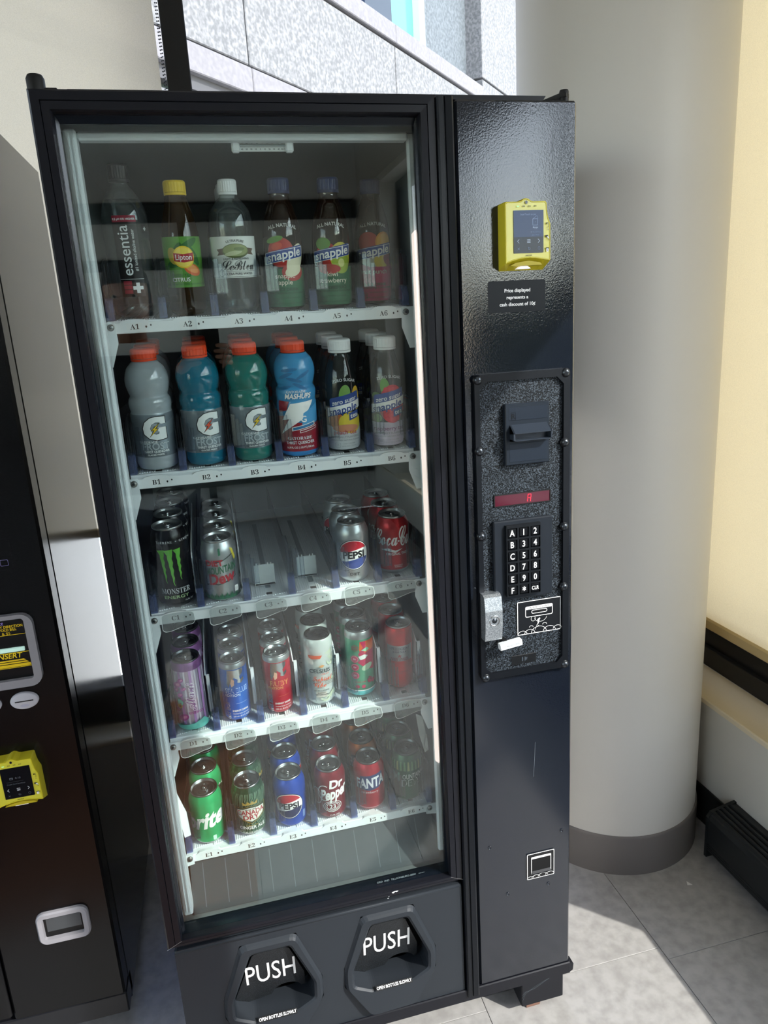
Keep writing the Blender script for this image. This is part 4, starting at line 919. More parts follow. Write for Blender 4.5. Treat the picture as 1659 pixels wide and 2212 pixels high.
d.text('GREEN TEA', 4.6, -8, 63, dg, 'sans').text('CITRUS', 6.2, -9, 55.5, WHITE, 'sans').text('GREEN TEA WITH OTHER NATURAL FLAVORS', 2.6, 0, 50, dg, 'sans')
tea = clear('tea_brown', '#9c6f35', .06, .02, '#3a2206', .10, '#7d5522')
make_bottle('tea_bottle', 'brown tea bottle with yellow cap and green citrus label above A2', (0, 1), YC, smoothprof([(.024, .001), (.029, .006), (.031, .016), (.0305, .07), (.031, .118), (.029, .138), (.024, .162), (.0185, .183), (.0165, .190), (.0160, .197)]), tea, yellowcap, (.0182, .190, .2125), d, group=GR[0], turn=5)
# A3 spring water
d = Dec(); lw_ = P('label_white', '#dfe3df', .5); og = ink('#5e6a3a'); br = ink('#5a4636'); dk = ink('#3a3f42')
d.rect(-112, 58, 112, 124, lw_).poly([(-34, 104), (-18, 106), (-18, 96), (-34, 94), (-30, 99)], br).poly([(34, 104), (18, 106), (18, 96), (34, 94), (30, 99)], br).poly(ell(0, 101, 23, 11.5), og).poly(ell(0, 102, 21, 9.5), ink('#8d9a62')).poly(ell(-4, 97.5, 15, 3.5, rot=10), ink('#bcc49a')).poly(ell(6, 104, 9, 3), ink('#6f8050'))
d.text('ULTRA PURE', 3.6, 0, 115.5, dk, 'sans', arc=46).text('LIGHT & REFRESHING', 3.2, 0, 87, dk, 'sans', wmax=44).text('Le', 17, -16, 70.5, dk, 'script').text('Bleu', 17, 13, 70.5, dk, 'script', wmax=36).line([(-30, 68.5), (34, 68.5)], .4, dk).text('ULTRA PURE WATER', 3.6, 3, 62.8, dk, 'sans').frame(ell(-27, 66, 5.5, 5.5), .6, dk)
d.rect(-112, 59.5, 112, 60.1, dk)
sw = make_bottle('water_bottle', 'clear water bottle with white oval-landscape label and white cap above A3', (0, 2), YC, smoothprof([(.030, .001), (.034, .006), (.0365, .018), (.037, .07), (.0372, .128), (.0365, .145), (.032, .165), (.022, .180), (.0145, .187), (.014, .194)]), pet, whitecap, (.0158, .1895, .2135), d, group=GR[0], liquid=(water, .160), turn=3)
rowback(sw, 'clear water bottle with white cap and white landscape label', (0, 2), YC, .079, 3)
# A4-A6 juice drinks
snb = ink('#26468f'); juice = clear('juice_dark', '#8c7a63', .07, .02, '#2a1c16', .12, '#5b3a28')
sprof = smoothprof([(.025, .001), (.031, .005), (.0335, .014), (.0335, .06), (.0335, .105), (.0325, .128), (.0285, .150), (.0215, .172), (.0165, .184), (.0160, .192)])
def snapple(low, fruit, words, small, kcal):
    d = Dec(); d.rect(-105, 6, 105, 70, low); fruit(d)
    d.poly([(-38, 76), (36, 89), (37, 106), (33, 108), (-38, 95)], snb).frame([(-38, 76), (36, 89), (37, 106), (-38, 95)], 1.2, WHITE).text('snapple', 14.5, 0, 86, WHITE, bold=.022, slope=.17, wmax=66)
    for i, s_ in enumerate(words): d.text(s_, 8, -1, 54 - 10.5*i, CREAM, bold=.004, wmax=56)
    dk = ink('#1e3a2c')
    d.text(small, 5, 1, 33, dk, 'sans', wmax=46).text('FROM CONCENTRATE WITH OTHER', 2.8, 0, 28, dk, 'sans').text('NATURAL FLAVORS', 2.6, 6, 20, dk).text('20 FL OZ (1.25 PT) 591 mL', 2.6, 4, 11, dk).frame(rrect(-25, 11, -14, 21, 1.5), .5, dk).text(kcal, 4, -19.5, 15, dk)
    d.text('ALL NATURAL', 5.6, 0, 137, ink('#c9ccc8'), 'sans', arc=70); return d
red_ = ink('#b02a24'); lred = ink('#cc4a38'); leaf = ink('#5d8a3c'); flesh = ink('#e6e2c4'); yel = ink('#c9c13e'); gld = ink('#d9952e')
def f_apple(d): d.poly(ell(-6, 96, 24, 24), red_).poly(ell(-12, 106, 10, 6, rot=15), lred).poly(ell(-16, 117, 16, 5, rot=12), leaf).poly(ell(14, 64, 20, 15), red_).poly(ell(20, 84, 14, 28, rot=-25), flesh).poly(ell(15, 66, 16, 9, rot=20), flesh)
def f_kiwi(d): d.poly(ell(-10, 84, 22, 26), red_).poly(ell(-16, 108, 14, 10), leaf).poly(ell(16, 86, 20, 24), yel).poly(ell(16, 76, 17, 18), ink('#9db33e')).poly(ell(16, 76, 6, 7), ink('#d5d98a')).poly(ell(-6, 66, 20, 8), red_)
def f_punch(d): d.poly(ell(-10, 108, 20, 18), ink('#a53a30')).poly(ell(20, 108, 17, 18), gld).poly(ell(20, 108, 14, 15), ink('#e6b04e')).poly(ell(-2, 78, 24, 12), ink('#b9b7a0')).poly(ell(14, 76, 14, 14), ink('#ddc23a')).poly(ell(27, 80, 9, 11), ink('#8f1534')).poly(ell(30, 72, 6, 8), ink('#b5204a')); d.rect(-105, 62, 105, 66, ink('#c2185b'))
lowg = P('sleeve_green', '#2f6b4a', .4); lowm = P('sleeve_magenta', '#c8195c', .4)
make_bottle('juice_bottle', 'dark juice bottle with blue cap, apple picture and green label above A4', (0, 3), YC, sprof, juice, bluecap, (.0186, .190, .2145), snapple(lowg, f_apple, ('snapple', 'apple'), 'JUICE DRINK', '250'), group=GR[0], turn=-4)
make_bottle('juice_bottle', 'dark juice bottle with blue cap, kiwi picture and green label above A5', (0, 4), YC, sprof, juice, bluecap, (.0186, .190, .2145), snapple(lowg, f_kiwi, ('kiwi', 'strawberry'), 'FLAVORED JUICE', '220'), group=GR[0], turn=-8)
make_bottle('juice_bottle', 'dark juice bottle with fruit slices on a magenta label above A6', (0, 5), YC + .045, sprof, juice, bluecap, (.0186, .190, .2145), snapple(lowm, f_punch, ('fruit punch',), 'JUICE DRINK', '210'), group=GR[0], turn=-8)
# B1-B4 sports drinks
gprof = smoothprof([(.029, .001), (.0345, .004), (.0372, .012), (.0365, .024), (.0365, .060), (.0365, .098), (.0352, .104), (.0362, .111), (.0366, .118), (.0352, .125), (.0325, .130), (.0345, .137), (.0372, .150), (.0366, .163), (.0315, .178), (.0235, .187), (.0195, .190), (.0190, .196)])
def sports(bolt):
    d = Dec(); fl_ = P('label_frost', '#7d8890', .25, .35); gw = ink('#e8ecec')
    d.rect(-118, 26, 118, 101, fl_)
    for x0, y0, x1 in ((-38, 30, -10), (-2, 34, 24), (20, 60, 44)): d.poly([(x0, y0), (x1, y0 + 8), (x1 + 6, y0 + 34), (x0 - 4, y0 + 22)], P('label_frost2', '#8d9aa2', .2, .4))
    G = [(21, 96), (21, 84), (13, 84), (9, 87), (4, 87.5), (-3, 84), (-6, 77), (-3, 69), (3, 66), (8, 67), (9, 71), (5, 71), (5, 78), (21, 78), (21, 58), (14, 57), (3, 56), (-9, 60), (-17, 68), (-18, 78), (-14, 88), (-5, 95), (5, 97)]
    cx, cy = 3, 77
    d.poly([(cx + (x-cx)*1.08, cy + (y-cy)*1.07) for x, y in G], BLACK).poly(G, gw).poly([(cx + (x-cx)*.3 - 1.5, cy + (y-cy)*.42) for x, y in G], ink('#8a9298'))
    d.poly([(12, 88), (-6, 73), (-1, 73), (-9, 61), (9, 77), (4, 77)], BLACK).poly([(10.5, 86), (-4, 74), (1, 74), (-6, 64), (7, 76.2), (2, 76.2)], bolt)
    d.text('GATORADE', 4, -12, 51.5, gw, 'serif', align='l' and 'c').text('FROST', 12, 0, 39.5, ink('#a7b1b7'), 'sans', wmax=46).text('THIRST QUENCHER', 4, 0, 34, gw, 'sans', wmax=44).poly(rrect(-20, 28, 16, 32.5, .8), ink('#4a545a')).text('GLACIER FREEZE', 2.6, -2, 29.2, gw, 'sans'); return d
def gat(name): return None
for k, (col, tone, bolt, nb) in enumerate((('#a9b3ba', 'cloudy white', ink('#e8c51f'), 3), ('#12728f', 'deep blue', ink('#e2502f'), 3), ('#20786f', 'sea green', ink('#e8c51f'), 3))):
    m = P('sports_liquid_%d' % k, col, .08, 0, .5, .6, trans=.18)
    b = make_bottle('sports_drink_bottle', 'front %s sports drink bottle with orange cap and silver label above B%d' % (tone, k+1), (1, k), YC, gprof, m, orangecap, (.0215, .1895, .2095), sports(bolt), group=GR[1], turn=(4, 13, 11)[k])
    rowback(b, '%s sports drink bottle with orange cap' % tone, (1, k), YC, .077, nb, (0, 8, -6))
d = Dec(); db = ink('#2b6f9f'); wh = ink('#d9e1e6'); rd = P('sleeve_red', '#8c1c2c', .3)
for x, y, a in ((-20, 150, 20), (-4, 142, -15), (12, 150, 30), (-26, 128, 10), (6, 130, -25), (-12, 160, 5)): d.poly(ell(x, y, 15, 3.2, rot=a), db)
d.text('GATORADE', 4.4, -2, 119, wh, 'serif').text('MASHUPS', 9, 0, 108.5, wh, 'ital', wmax=48).text('MASHUPS', 9, .5, 109, WHITE, 'ital', wmax=48)
d.poly([(-40, 105), (-16, 104), (-22, 88), (-40, 84)], rd).poly([(-120, 12), (120, 12), (120, 58), (20, 62), (-6, 66), (-30, 78), (-120, 66)], rd)
d.poly([(-14, 100), (30, 104), (14, 82), (22, 82), (-36, 44), (-18, 72), (-32, 70)], WHITE).poly([(8, 82), (40, 98), (42, 64), (4, 58)], ink('#4a9bd0'))
d.text('G', 11, 8, 66, WHITE, 'sans').poly([(-14, 50), (30, 58), (30, 65), (-14, 57)], WHITE).poly([(-12, 51.3), (28, 58.7), (28, 63.7), (-12, 56.3)], db).poly([(0, 46), (34, 52), (34, 57), (0, 51)], WHITE).poly([(1, 47), (33, 52.6), (33, 56), (1, 50)], rd)
d.text('GATORADE', 5.6, -1, 34, wh, 'serif').text('THIRST QUENCHER', 5.4, 0, 26, wh, 'sans', wmax=52).text('16.9 FL OZ (1.05 PT) 500 mL', 3.4, 0, 18, wh, 'sans', wmax=50)
b = make_bottle('sports_drink_bottle', 'front sports drink bottle in blue, white and dark red sleeve above B4', (1, 3), YC, gprof, None, orangecap, (.0215, .1875, .2070), d, bands=[(.012, 1), (.187, 0), (9, 2)], mats=[P('sleeve_blue', '#3f8fc2', .25, coat=.4), P('sleeve_blue2', '#2f7fc0', .3), pet], group=GR[1], turn=-2)
rowback(b, 'sports drink bottle in blue and red sleeve with orange cap', (1, 3), YC, .077, 3, (0, 20, -10))
# B5, B6 zero sugar teas
tprof = smoothprof([(.024, .001), (.0285, .004), (.0312, .012), (.0312, .05), (.0310, .10), (.0300, .128), (.0265, .150), (.0205, .170), (.0175, .178), (.0170, .186)])
teac = clear('tea_clear', '#7d8a8c', .07, .02, '#1d2528', .10, '#3c484c')
def zerotea(fruit, words, wc, low):
    d = Dec(); d.rect(-98, 5, 98, 50, P('sleeve_' + low[1:], low, .35)); fruit(d)
    d.poly([(-26, 84), (33, 97), (33, 113), (28, 113), (-22, 102), (-26, 99)], snb).text('zero sugar', 8.6, 3, 93, WHITE, bold=.01, slope=.21, wmax=48)
    d.poly([(-34, 66), (38, 83), (38, 100), (-34, 83)], WHITE).frame([(-34, 66), (38, 83), (38, 100), (-34, 83)], 1.6, snb).text('snapple', 13, 0, 75, snb, bold=.022, slope=.21, wmax=64)
    d.poly([(10, 60), (30, 65), (30, 79), (10, 74)], snb).text('tea', 8.6, 20, 65.5, WHITE, bold=.02, slope=.2)
    d.text(words, 8, 2, 35, wc, bold=.008, wmax=58); g = ink('#8f9296')
    d.text('NATURALLY FLAVORED', 3.6, 2, 28, g, 'sans').text('WITH OTHER NATURAL FLAVORS', 2.6, 2, 22.5, g, 'sans').text('LOW CALORIE', 2.4, 8, 16, g).text('20 FL OZ (1.25 PT)', 2.4, 8, 11, g).frame(rrect(-18, 10, -8, 19, 1.5), .5, g).text('10', 4, -13, 13, g)
    d.text('ZERO SUGAR', 5, 4, 133, ink('#c9cdd0'), 'sans', arc=60); return d
def f_peach(d): d.poly(ell(4, 108, 11, 18, rot=-8), ink('#6f9a4a')).poly(ell(-14, 92, 14, 8, rot=-30), ink('#86a85a')).poly(ell(28, 100, 11, 22), ink('#e2b93a')).poly(ell(-14, 60, 18, 14), ink('#b56a3a')).poly(ell(14, 56, 24, 20), ink('#d9c33e')).poly(ell(4, 46, 26, 7), ink('#c98a6a'))
def f_rasp(d):
    d.poly(ell(-4, 116, 9, 17, rot=8), ink('#6aa04a')).poly(ell(-22, 100, 10, 7), ink('#4f6f3a')).poly(ell(-20, 58, 9, 8), ink('#7f9f5a')).poly(ell(10, 84, 26, 36), ink('#cf2238'))
    for x in range(-10, 34, 7):
        for y in range(56, 118, 8): 
            if ((x-10)/24)**2 + ((y-84)/34)**2 < 1: d.k -= .6; d.poly(ell(x + (y % 16)/4, y, 3.6, 4, n=10), ink('#e23a4c'))
b = make_bottle('tea_bottle', 'front zero sugar tea bottle with white cap and peach picture above B5', (1, 4), YC, tprof, teac, whitecap, (.0208, .182, .2055), zerotea(f_peach, 'peach tea', ink('#b54a4a'), '#c3c8cc'), group=GR[1], turn=-7)
rowback(b, 'zero sugar peach tea bottle with white cap', (1, 4), YC, .066, 3, (0, 5, -20))
b = make_bottle('tea_bottle', 'front zero sugar tea bottle with white cap and raspberry picture above B6', (1, 5), YC, tprof, teac, whitecap, (.0208, .182, .2055), zerotea(f_rasp, 'raspberry tea', ink('#7a2a6a'), '#cfc6d6'), group=GR[1], turn=-10)
rowback(b, 'zero sugar raspberry tea bottle with white cap', (1, 5), YC, .066, 3, (0, 5, -20))

# C1 tall energy cans, C2 citrus diet, C5 diet cola, C6 cola
d = Dec(); gr = ink('#5fae3c', .35); lt = ink('#b9bec0')
def claw(x0, w, zt, zb, lean):
    L, Rr = [], []
    n = 9
    for i in range(n + 1):
        t = i/n; z = zt + (zb - zt)*t; j = (.9 if i % 2 else -.9)
        ww = w*(1 - t)**.75 + .4; c_ = x0 + lean*t
        L.append((c_ - ww/2 + j*.5, z)); Rr.append((c_ + ww/2 + j, z))
    L[0] = (x0 - w*1.0, zt + 1.5); Rr[0] = (x0 + w*.75, zt + 3)
    return L + Rr[::-1]
d.poly(claw(-15, 8, 116, 53, 4), gr).poly(claw(-1, 9.5, 116, 47, 3), gr).poly(claw(14.5, 8, 116, 57, 1), gr)
for i, ch in enumerate(' TAURINE + GINSENG '): d.text(ch, 4.2, -24 + i*4.2, 131, lt, 'serif') if ch.strip() else None
d.text('MONSTER', 10.5, 3, 32, lt, 'serif', wmax=52).text('ENERGY', 6, 3, 22, ink('#8fae7a'), 'sans', sx=1.5, wmax=44).text('16 FL OZ', 3, 25, 14, lt, 'sans')
mblk = paintm('black', '#08090c', .25, .2)
b = make_can('energy_drink_can', 'front tall black energy drink can with green claw mark above C1', 'can', 'tall', [(9, mblk)], (2, 0), YC - .004, d, turn=-1, group=GR[2], tabturn=20)
rowback(b, 'tall black energy drink can', (2, 0), YC - .004, .0675, 4, (0, 30, -15))
d = Dec(); rr = ink('#b3202e', .35); gg = ink('#1f6b4a', .35); yy = ink('#d9cc3a', .35); dkk = ink('#2a3a34', .4)
d.poly([(-34, 66), (-28, 82), (0, 84), (26, 96), (27, 70), (28, 48), (14, 42), (-8, 36), (-22, 38), (-33, 34)], dkk).poly([(-32.5, 66), (-27, 80), (0, 82), (24.5, 93), (25.5, 70), (26, 49), (13, 44.5), (-8, 38.5), (-22, 40.5), (-32, 37)], ink('#c9cfd2', .3, 1))
d.poly([(20, 106), (26, 104), (32, 84), (28, 80), (24, 92)], yy).poly([(-3, 108), (1, 109), (1, 96), (-3, 95)], gg)
d.text('DIET', 11, -12, 75, rr, 'sans', shear=-.1, bold=.02).text('MOUNTAIN', 14, 0, 60, gg, 'sans', bold=.012, slope=.16, wmax=58).text('Dew', 21, 0, 40, rr, 'sans', bold=.014, slope=.14, wmax=50)
for i in range(22): x = -104 + i*9.5; d.poly([(x, 10), (x + 9.6, 10), (x + 8, 16), (x + 6.5, 14), (x + 5, 21), (x + 3, 14), (x + 2, 18)], gg)
d.rect(-104, 7, 104, 12, gg).poly(rrect(20, 18, 28, 30, 1), WHITE).text('12', 4, 24, 22, dkk)
sil = paintm('silver', '#b4b9bb', .34, .85)
b = make_can('drink_can', 'front silver can with green and red diet lettering above C2', 'can', 'std', [(9, sil)], (2, 1), YC - .004, d, turn=3, group=GR[2], tabturn=-15)
rowback(b, 'silver diet citrus soda can', (2, 1), YC - .004, .0675, 4, (0, 40, 25))
def cola_globe(d, word, blk=BLACK, cx=0, cy=60, R=29):
    def arcy(x, s): return cy + s*math.sqrt(max(R*R - (x-cx)**2, 0))
    d.poly(ell(cx, cy, R + 2.8, R + 2.8, n=40), blk).poly(ell(cx, cy, R + 1.4, R + 1.4, n=40), WHITE)
    top = lambda x: cy + 9 + 4*math.sin((x - cx)/R*1.9); bot = lambda x: cy - 10 + 4*math.sin((x - cx)/R*1.9)
    xs = [cx + R*.99*math.sin(math.radians(a)) for a in range(-84, 85, 7)]
    u = [(x, arcy(x, 1)) for x in xs if arcy(x, 1) > top(x)]; d.poly(u + [(x, top(x)) for x, _ in u[::-1]], ink('#b5142a', .35))
    l = [(x, arcy(x, -1)) for x in xs if arcy(x, -1) < bot(x)]; d.poly(l + [(x, bot(x)) for x, _ in l[::-1]], ink('#23408f' if blk is BLACK else '#101c4c', .35))
    d.text(word, 14, cx, cy - 7, blk, 'sans', bold=.02, wmax=R*1.9, slope=.04)
d = Dec(); cola_globe(d, 'PEPSI'); d.text('DIET', 5.6, 1, 17, BLACK, 'sans', sx=1.15)
b = make_can('drink_can', 'front silver diet cola can with red, white and blue globe above C5', 'can', 'std', [(9, sil)], (2, 4), YC, d, turn=-7, group=GR[2], tabturn=80)
rowback(b, 'silver diet cola can', (2, 4), YC, .0675, 3, (0, 25, -30))
d = Dec(); cw = ink('#e6e4e2', .35)
d.text('Coca', 36, -20, 64, cw, 'script', bold=.012, wmax=50).text('Cola', 44, 33, 62, cw, 'script', bold=.012, wmax=50).rect(5, 71, 9, 74, cw).poly([(-30, 54), (-14, 58), (0, 53), (16, 56), (0, 48), (-14, 52)], cw).text('ORIGINAL TASTE', 5.2, 6, 43, cw, 'sans', wmax=48).text('Delicious &', 2.6, 6, 20, cw).text('Refreshing', 2.6, 6, 16.5, cw)
cred = paintm('red', '#a8141f', .28, .4)
b = make_can('drink_can', 'front red cola can with white script above C6', 'can', 'std', [(.011, sil), (9, cred)], (2, 5), YC + .012, d, turn=-5, group=GR[2], tabturn=40)
rowback(b, 'red cola can with white script', (2, 5), YC + .012, .0675, 3, (0, -60, 30))

# D1 striped pastel energy, D2 blue, D3 red, D4 white, D5 green and pink, D6 red mineral
d = Dec(); mg = ink('#b0509c', .35); pk = ink('#d987b8', .35); ac = ink('#6fc9bd', .35); yw = ink('#e6c23a')
for i in range(-9, 9): d.rect(i*10 + 2, 20, i*10 + 6.5, 136, ink('#b98ac6', .35)) if i % 2 == 0 else d.rect(i*10 + 2, 20, i*10 + 5, 136, ink('#d9d3e0', .3))
for x, y, r in ((-22, 108, 9), (-14, 118, 6), (-26, 96, 7), (-18, 86, 6), (-10, 100, 5), (-16, 36, 10), (-26, 52, 6)):
    d.poly(ell(x, y, r, r*.7, rot=30), mg); d.poly(ell(x + 2, y + 1, r*.5, r*.3, rot=30), pk)
d.poly(ell(-20, 70, 7, 7), ac).poly(ell(-20, 62, 4.5, 4.5), yw).poly(ell(-20, 62, 2, 2), mg)
d.text('Alani', 16, 7, 82, ink('#efe6f2'), 'script', rot=90, bold=.05).text('Alani', 16, 7, 82, ink('#8f5f9c'), 'script', rot=90).text('ENERGY', 5, 8, 44, mg, 'sans').rect(-92, 8, 92, 17, ac).poly([(-92, 17), (-60, 24), (-30, 17), (0, 22), (20, 30), (30, 17), (60, 24), (92, 17)], ac)
ppl = paintm('purple', '#8a5a94', .3, .4); lil_ = paintm('lilac', '#c3b6cd', .3, .45); aq = paintm('aqua', '#57b9ac', .3, .4)
b = make_can('energy_drink_can', 'front slim pastel striped can with purple rim above D1', 'can', 'slim', [(.016, aq), (.136, lil_), (9, ppl)], (3, 0), YC - .006, d, turn=2, group=GR[3], lidm=P('lid_dark', '#55585a', .3, 1), tabturn=60)
rowback(b, 'slim pastel striped can with purple rim', (3, 0), YC - .006, .060, 3, (0, 110, 60))
def bulls(col, word, sub, wc):
    d = Dec(); sv = ink('#c4c8cb', .25, 1); tan = ink('#d9a78e', .4)
    d.poly([(-15, 119), (-17, 100), (-18, 90), (-15, 80), (-13, 86), (-9, 95), (-8, 84), (-3, 91), (-4, 103), (4, 97), (3, 90), (10, 88), (17, 95), (16, 100), (9, 96), (8, 103), (15, 110), (17, 119)], sv).poly([(-8, 100), (-3, 97), (-4, 86), (-9, 82), (-11, 90)], tan)
    d.text(word, 11, 0, 68, wc, 'sans', wmax=46).text(word, 8.6, 0, 69.2, col, 'sans', wmax=43).text(sub, 5.4, -9, 60.5, wc, 'sans')
    d.text('Red Bull', 9, -17, 26, sv, 'sans', rot=90, wmax=46).line([(-4, 44), (18, 45)], .5, wc).text('ENERGY DRINK', 4, 4, 26, WHITE, 'sans', wmax=32).text('Vitalizes body and mind.', 3, 4, 20, WHITE, wmax=32).text('250 mL (8.4 FL OZ)', 3.4, 4, 13.5, WHITE, wmax=32); return d
bl_ = paintm('blue', '#0f62c2', .28, .35); rd_ = paintm('scarlet', '#b8152e', .28, .35)
b = make_can('energy_drink_can', 'front small blue energy can with silver shoulder above D2', 'can', 'small', [(.1205, bl_), (9, sil)], (3, 1), YC - .002, bulls(ink('#1466c4', .3), 'SEA BLUE', 'EDITION', ink('#b9d6f2')), turn=6, group=GR[3], tabturn=70)
d_ = Dec()
rowback(b, 'small blue energy can', (3, 1), YC - .002, .0565, 3, (0, 40, -30))
b = make_can('energy_drink_can', 'front small red energy can with silver shoulder above D3', 'can', 'small', [(.1205, rd_), (9, sil)], (3, 2), YC - .002, bulls(ink('#b8152e', .3), 'RUBY', 'EDITION', ink('#d98a4a')), turn=2, group=GR[3], tabturn=85)
rowback(b, 'small red energy can', (3, 2), YC - .002, .0565, 3, (0, 40, -30))
d = Dec(); pal = ink('#c3d0b8', .4); ora = ink('#d5532a')
for x, y, a in ((22, 120, 60), (26, 108, 30), (20, 96, -20), (26, 60, 50), (14, 22, 40), (24, 28, 80), (6, 16, 10), (-30, 60, 60)):
    for q in range(-2, 3): d.poly(ell(x + q*2.2, y + abs(q)*1.5, 8, 1.1, rot=a + q*22, n=10), pal)
d.poly([(-22, 122), (4, 121), (0, 114), (-20, 113)], ora).poly(ell(-18, 108, 5, 8, rot=30), ink('#d9d9d4')).poly([(-4, 96), (3, 100), (7, 97), (2, 93)], ink('#d9a06a'))
d.text('CELSIUS', 8.4, -2, 82, ink('#2a3038'), 'sans', wmax=38).text('LIVE FIT', 3, 7, 77, ora, 'sans').text('Tropical', 12, 2, 63, ora, 'script', bold=.012, wmax=36).text('Vibe', 12, -4, 49, ora, 'script', bold=.012, wmax=24).text('SPARKLING', 2.4, 14, 60, ink('#7a5a4a')).text('STARFRUIT', 2.4, 14, 56.5, ink('#7a5a4a')).text('PINEAPPLE', 2.4, 14, 53, ink('#7a5a4a')).text('CELSIUS', 8, 33, 112, ink('#2a4a55'), 'sans', rot=90)
d.rect(-10, 26, 8, 38, ink('#c9c4bb')).text('200 MG CAFFEINE', 2.4, -1, 40, BLACK, 'sans').text('ENERGY', 2.6, -1, 34.5, BLACK, 'sans').text('METABOLISM', 2.6, -1, 30.5, BLACK, 'sans')
for y in range(40, 104, 4): d.rect(27, y, 37, y + 1.2, ink('#9aa6a6'))
wcan = paintm('white', '#c9d2d0', .28, .25)
b = make_can('energy_drink_can', 'front slim white can with orange script and black lid above D4', 'can', 'slim', [(9, wcan)], (3, 3), YC + .004, d, turn=-2, group=GR[3], lidm=P('lid_black', '#0c0d10', .25, .4), tabm=P('tab_black', '#17181c', .25, .4), tabturn=-30)
rowback(b, 'slim white can with black lid', (3, 3), YC + .004, .060, 3, (0, 70, -30))
d = Dec(); mgt = ink('#b5204e', .35); orn = ink('#d9601f', .35)
d.poly([(0, 132), (90, 132), (90, 108), (24, 108), (4, 104), (-2, 112)], orn).poly([(-2, 112), (4, 104), (24, 108), (90, 108), (90, 60), (30, 60), (10, 70), (-6, 84), (4, 96)], mgt).poly([(0, 132), (6, 118), (-4, 104), (-2, 96), (6, 100), (12, 118), (12, 132)], mgt).poly([(2, 112), (14, 118), (20, 112), (12, 108)], ink('#8fd0a8')).poly([(-4, 98), (8, 102), (16, 98), (10, 92), (0, 90)], ink('#dfe6e2')).poly(ell(14, 72, 13, 7, rot=20), ink('#a9c8a8'))
for y in (92, 73, 54): d.poly(ell(-12, y, 8.5, 8.5), mgt).frame(ell(-12, y, 7.2, 7.2), .4, ink('#e6c9d2')).text('0g', 4.4, -12, y - 2, ink('#e6c9d2'), 'sans')
d.frame(ell(-10, 118, 7.5, 7.5, n=6, rot=30), .7, mgt).text('ZERO', 2.8, -10, 118.5, mgt, 'sans').text('SUGAR', 2.4, -10, 114.5, mgt, 'sans')
for x, y, r in ((-8, 28, 4), (4, 28, 4), (18, 40, 6), (26, 36, 5)): d.poly(ell(x, y, r, r), mgt)
d.poly([(14, 50), (22, 46), (24, 36), (18, 40)], ink('#7a1636')).text('DRINK.COM', 2.6, -2, 38, mgt, 'sans').rect(-92, 7, 92, 18, ink('#4fb5b8', .35)).rect(-92, 18, 92, 20, WHITE)
mint = paintm('mint', '#5aa684', .3, .4)
b = make_can('drink_can', 'front slim mint green can with pink and orange fruit art above D5', 'can', 'slim', [(.136, mint), (9, sil)], (3, 4), YC + .010, d, turn=-7, group=GR[3], lidm=P('lid_dark', '#55585a', .3, 1), tabturn=90)
rowback(b, 'slim mint green can', (3, 4), YC + .010, .060, 3, (0, 50, -30))
d = Dec(); slv = ink('#a9adb3', .3, .8); nv = ink('#2b3450')
d.rect(-30, 70, 30, 106, slv).text('S.PELLEGRINO', 6.4, 0, 96, nv, 'serif', wmax=44).text('ESSENZA', 4.4, 0, 89.5, nv, 'serif').poly([(0, 87), (1.2, 83.6), (4.6, 83.6), (2, 81.4), (3, 78), (0, 80), (-3, 78), (-2, 81.4), (-4.6, 83.6), (-1.2, 83.6)], ink('#b02a3a')).text('BLOOD ORANGE', 3.4, 0, 74.8, ink('#8a2a3a'), 'sans').text('& BLACK RASPBERRY', 3, 0, 71.4, ink('#8a2a3a'), 'sans').text('NATURAL MINERAL', 2.6, 0, 44, ink('#6a1018')).text('WATER', 2.6, 0, 40, ink('#6a1018'))
mred = paintm('bright_red', '#c2141a', .3, .5)
b = make_can('drink_can', 'front slim red mineral water can with grey label above D6', 'can', 'sleek', [(9, mred)], (3, 5), YC + .012, d, turn=-12, group=GR[3], tabturn=10)
rowback(b, 'slim red mineral water can', (3, 5), YC + .012, .060, 3, (0, 50, -30))

# E1-E6 sodas
d = Dec(); d.text('Sprite', 37, -14, 44, WHITE, 'ital', bold=.02, slope=.16, wmax=104).poly(rrect(10, 13, 17, 24, 1), ink('#bfe6d2')).line([(12, 12), (26, 12)], 1.2, ink('#bfe6d2')).line([(12, 9), (24, 9)], 1, ink('#bfe6d2'))
spg = paintm('lime', '#2cb672', .28, .4)
b = make_can('drink_can', 'front bright green lemon-lime soda can above E1', 'can', 'std', [(.010, sil), (9, spg)], (4, 0), YC - .002, d, turn=-4, group=GR[4], tabturn=-20)
rowback(b, 'bright green lemon-lime soda can', (4, 0), YC - .002, .0675, 3, (0, 50, -40))
d = Dec(); ln = ink('#8fb89a', .4); go = ink('#a8924a', .4); crd = ink('#a31f30', .4)
for i in range(-10, 11): 
    x = i*10
    for q in range(3): d.k -= .7; d.line([(x + q*3, 12), (x + 3*math.sin(i + .3) + q*3, 30), (x - 3 + q*3, 52), (x + 4*math.cos(i) + q*3, 74), (x + q*3, 98), (x + 2 + q*2.4, 108)], .55, ln)
d.poly([(-33, 78), (-28, 80), (-16, 78), (0, 82), (16, 78), (28, 80), (33, 78), (31, 66), (30, 54), (16, 44), (0, 36), (-16, 44), (-30, 54), (-31, 66)], ink('#143c2a', .4)).frame([(-33, 78), (-16, 77), (0, 81), (16, 77), (33, 78), (30, 54), (0, 36), (-30, 54)], 1.4, go)
d.poly([(-28, 72), (-14, 74), (0, 77), (14, 74), (28, 72), (28, 64), (24, 54), (12, 46), (0, 42), (-12, 46), (-24, 54), (-28, 64)], ink('#dcd9cf', .4)).poly([(-14, 84), (-15, 92), (-8, 87), (-4, 93), (0, 87), (4, 93), (8, 87), (15, 92), (14, 84)], go)
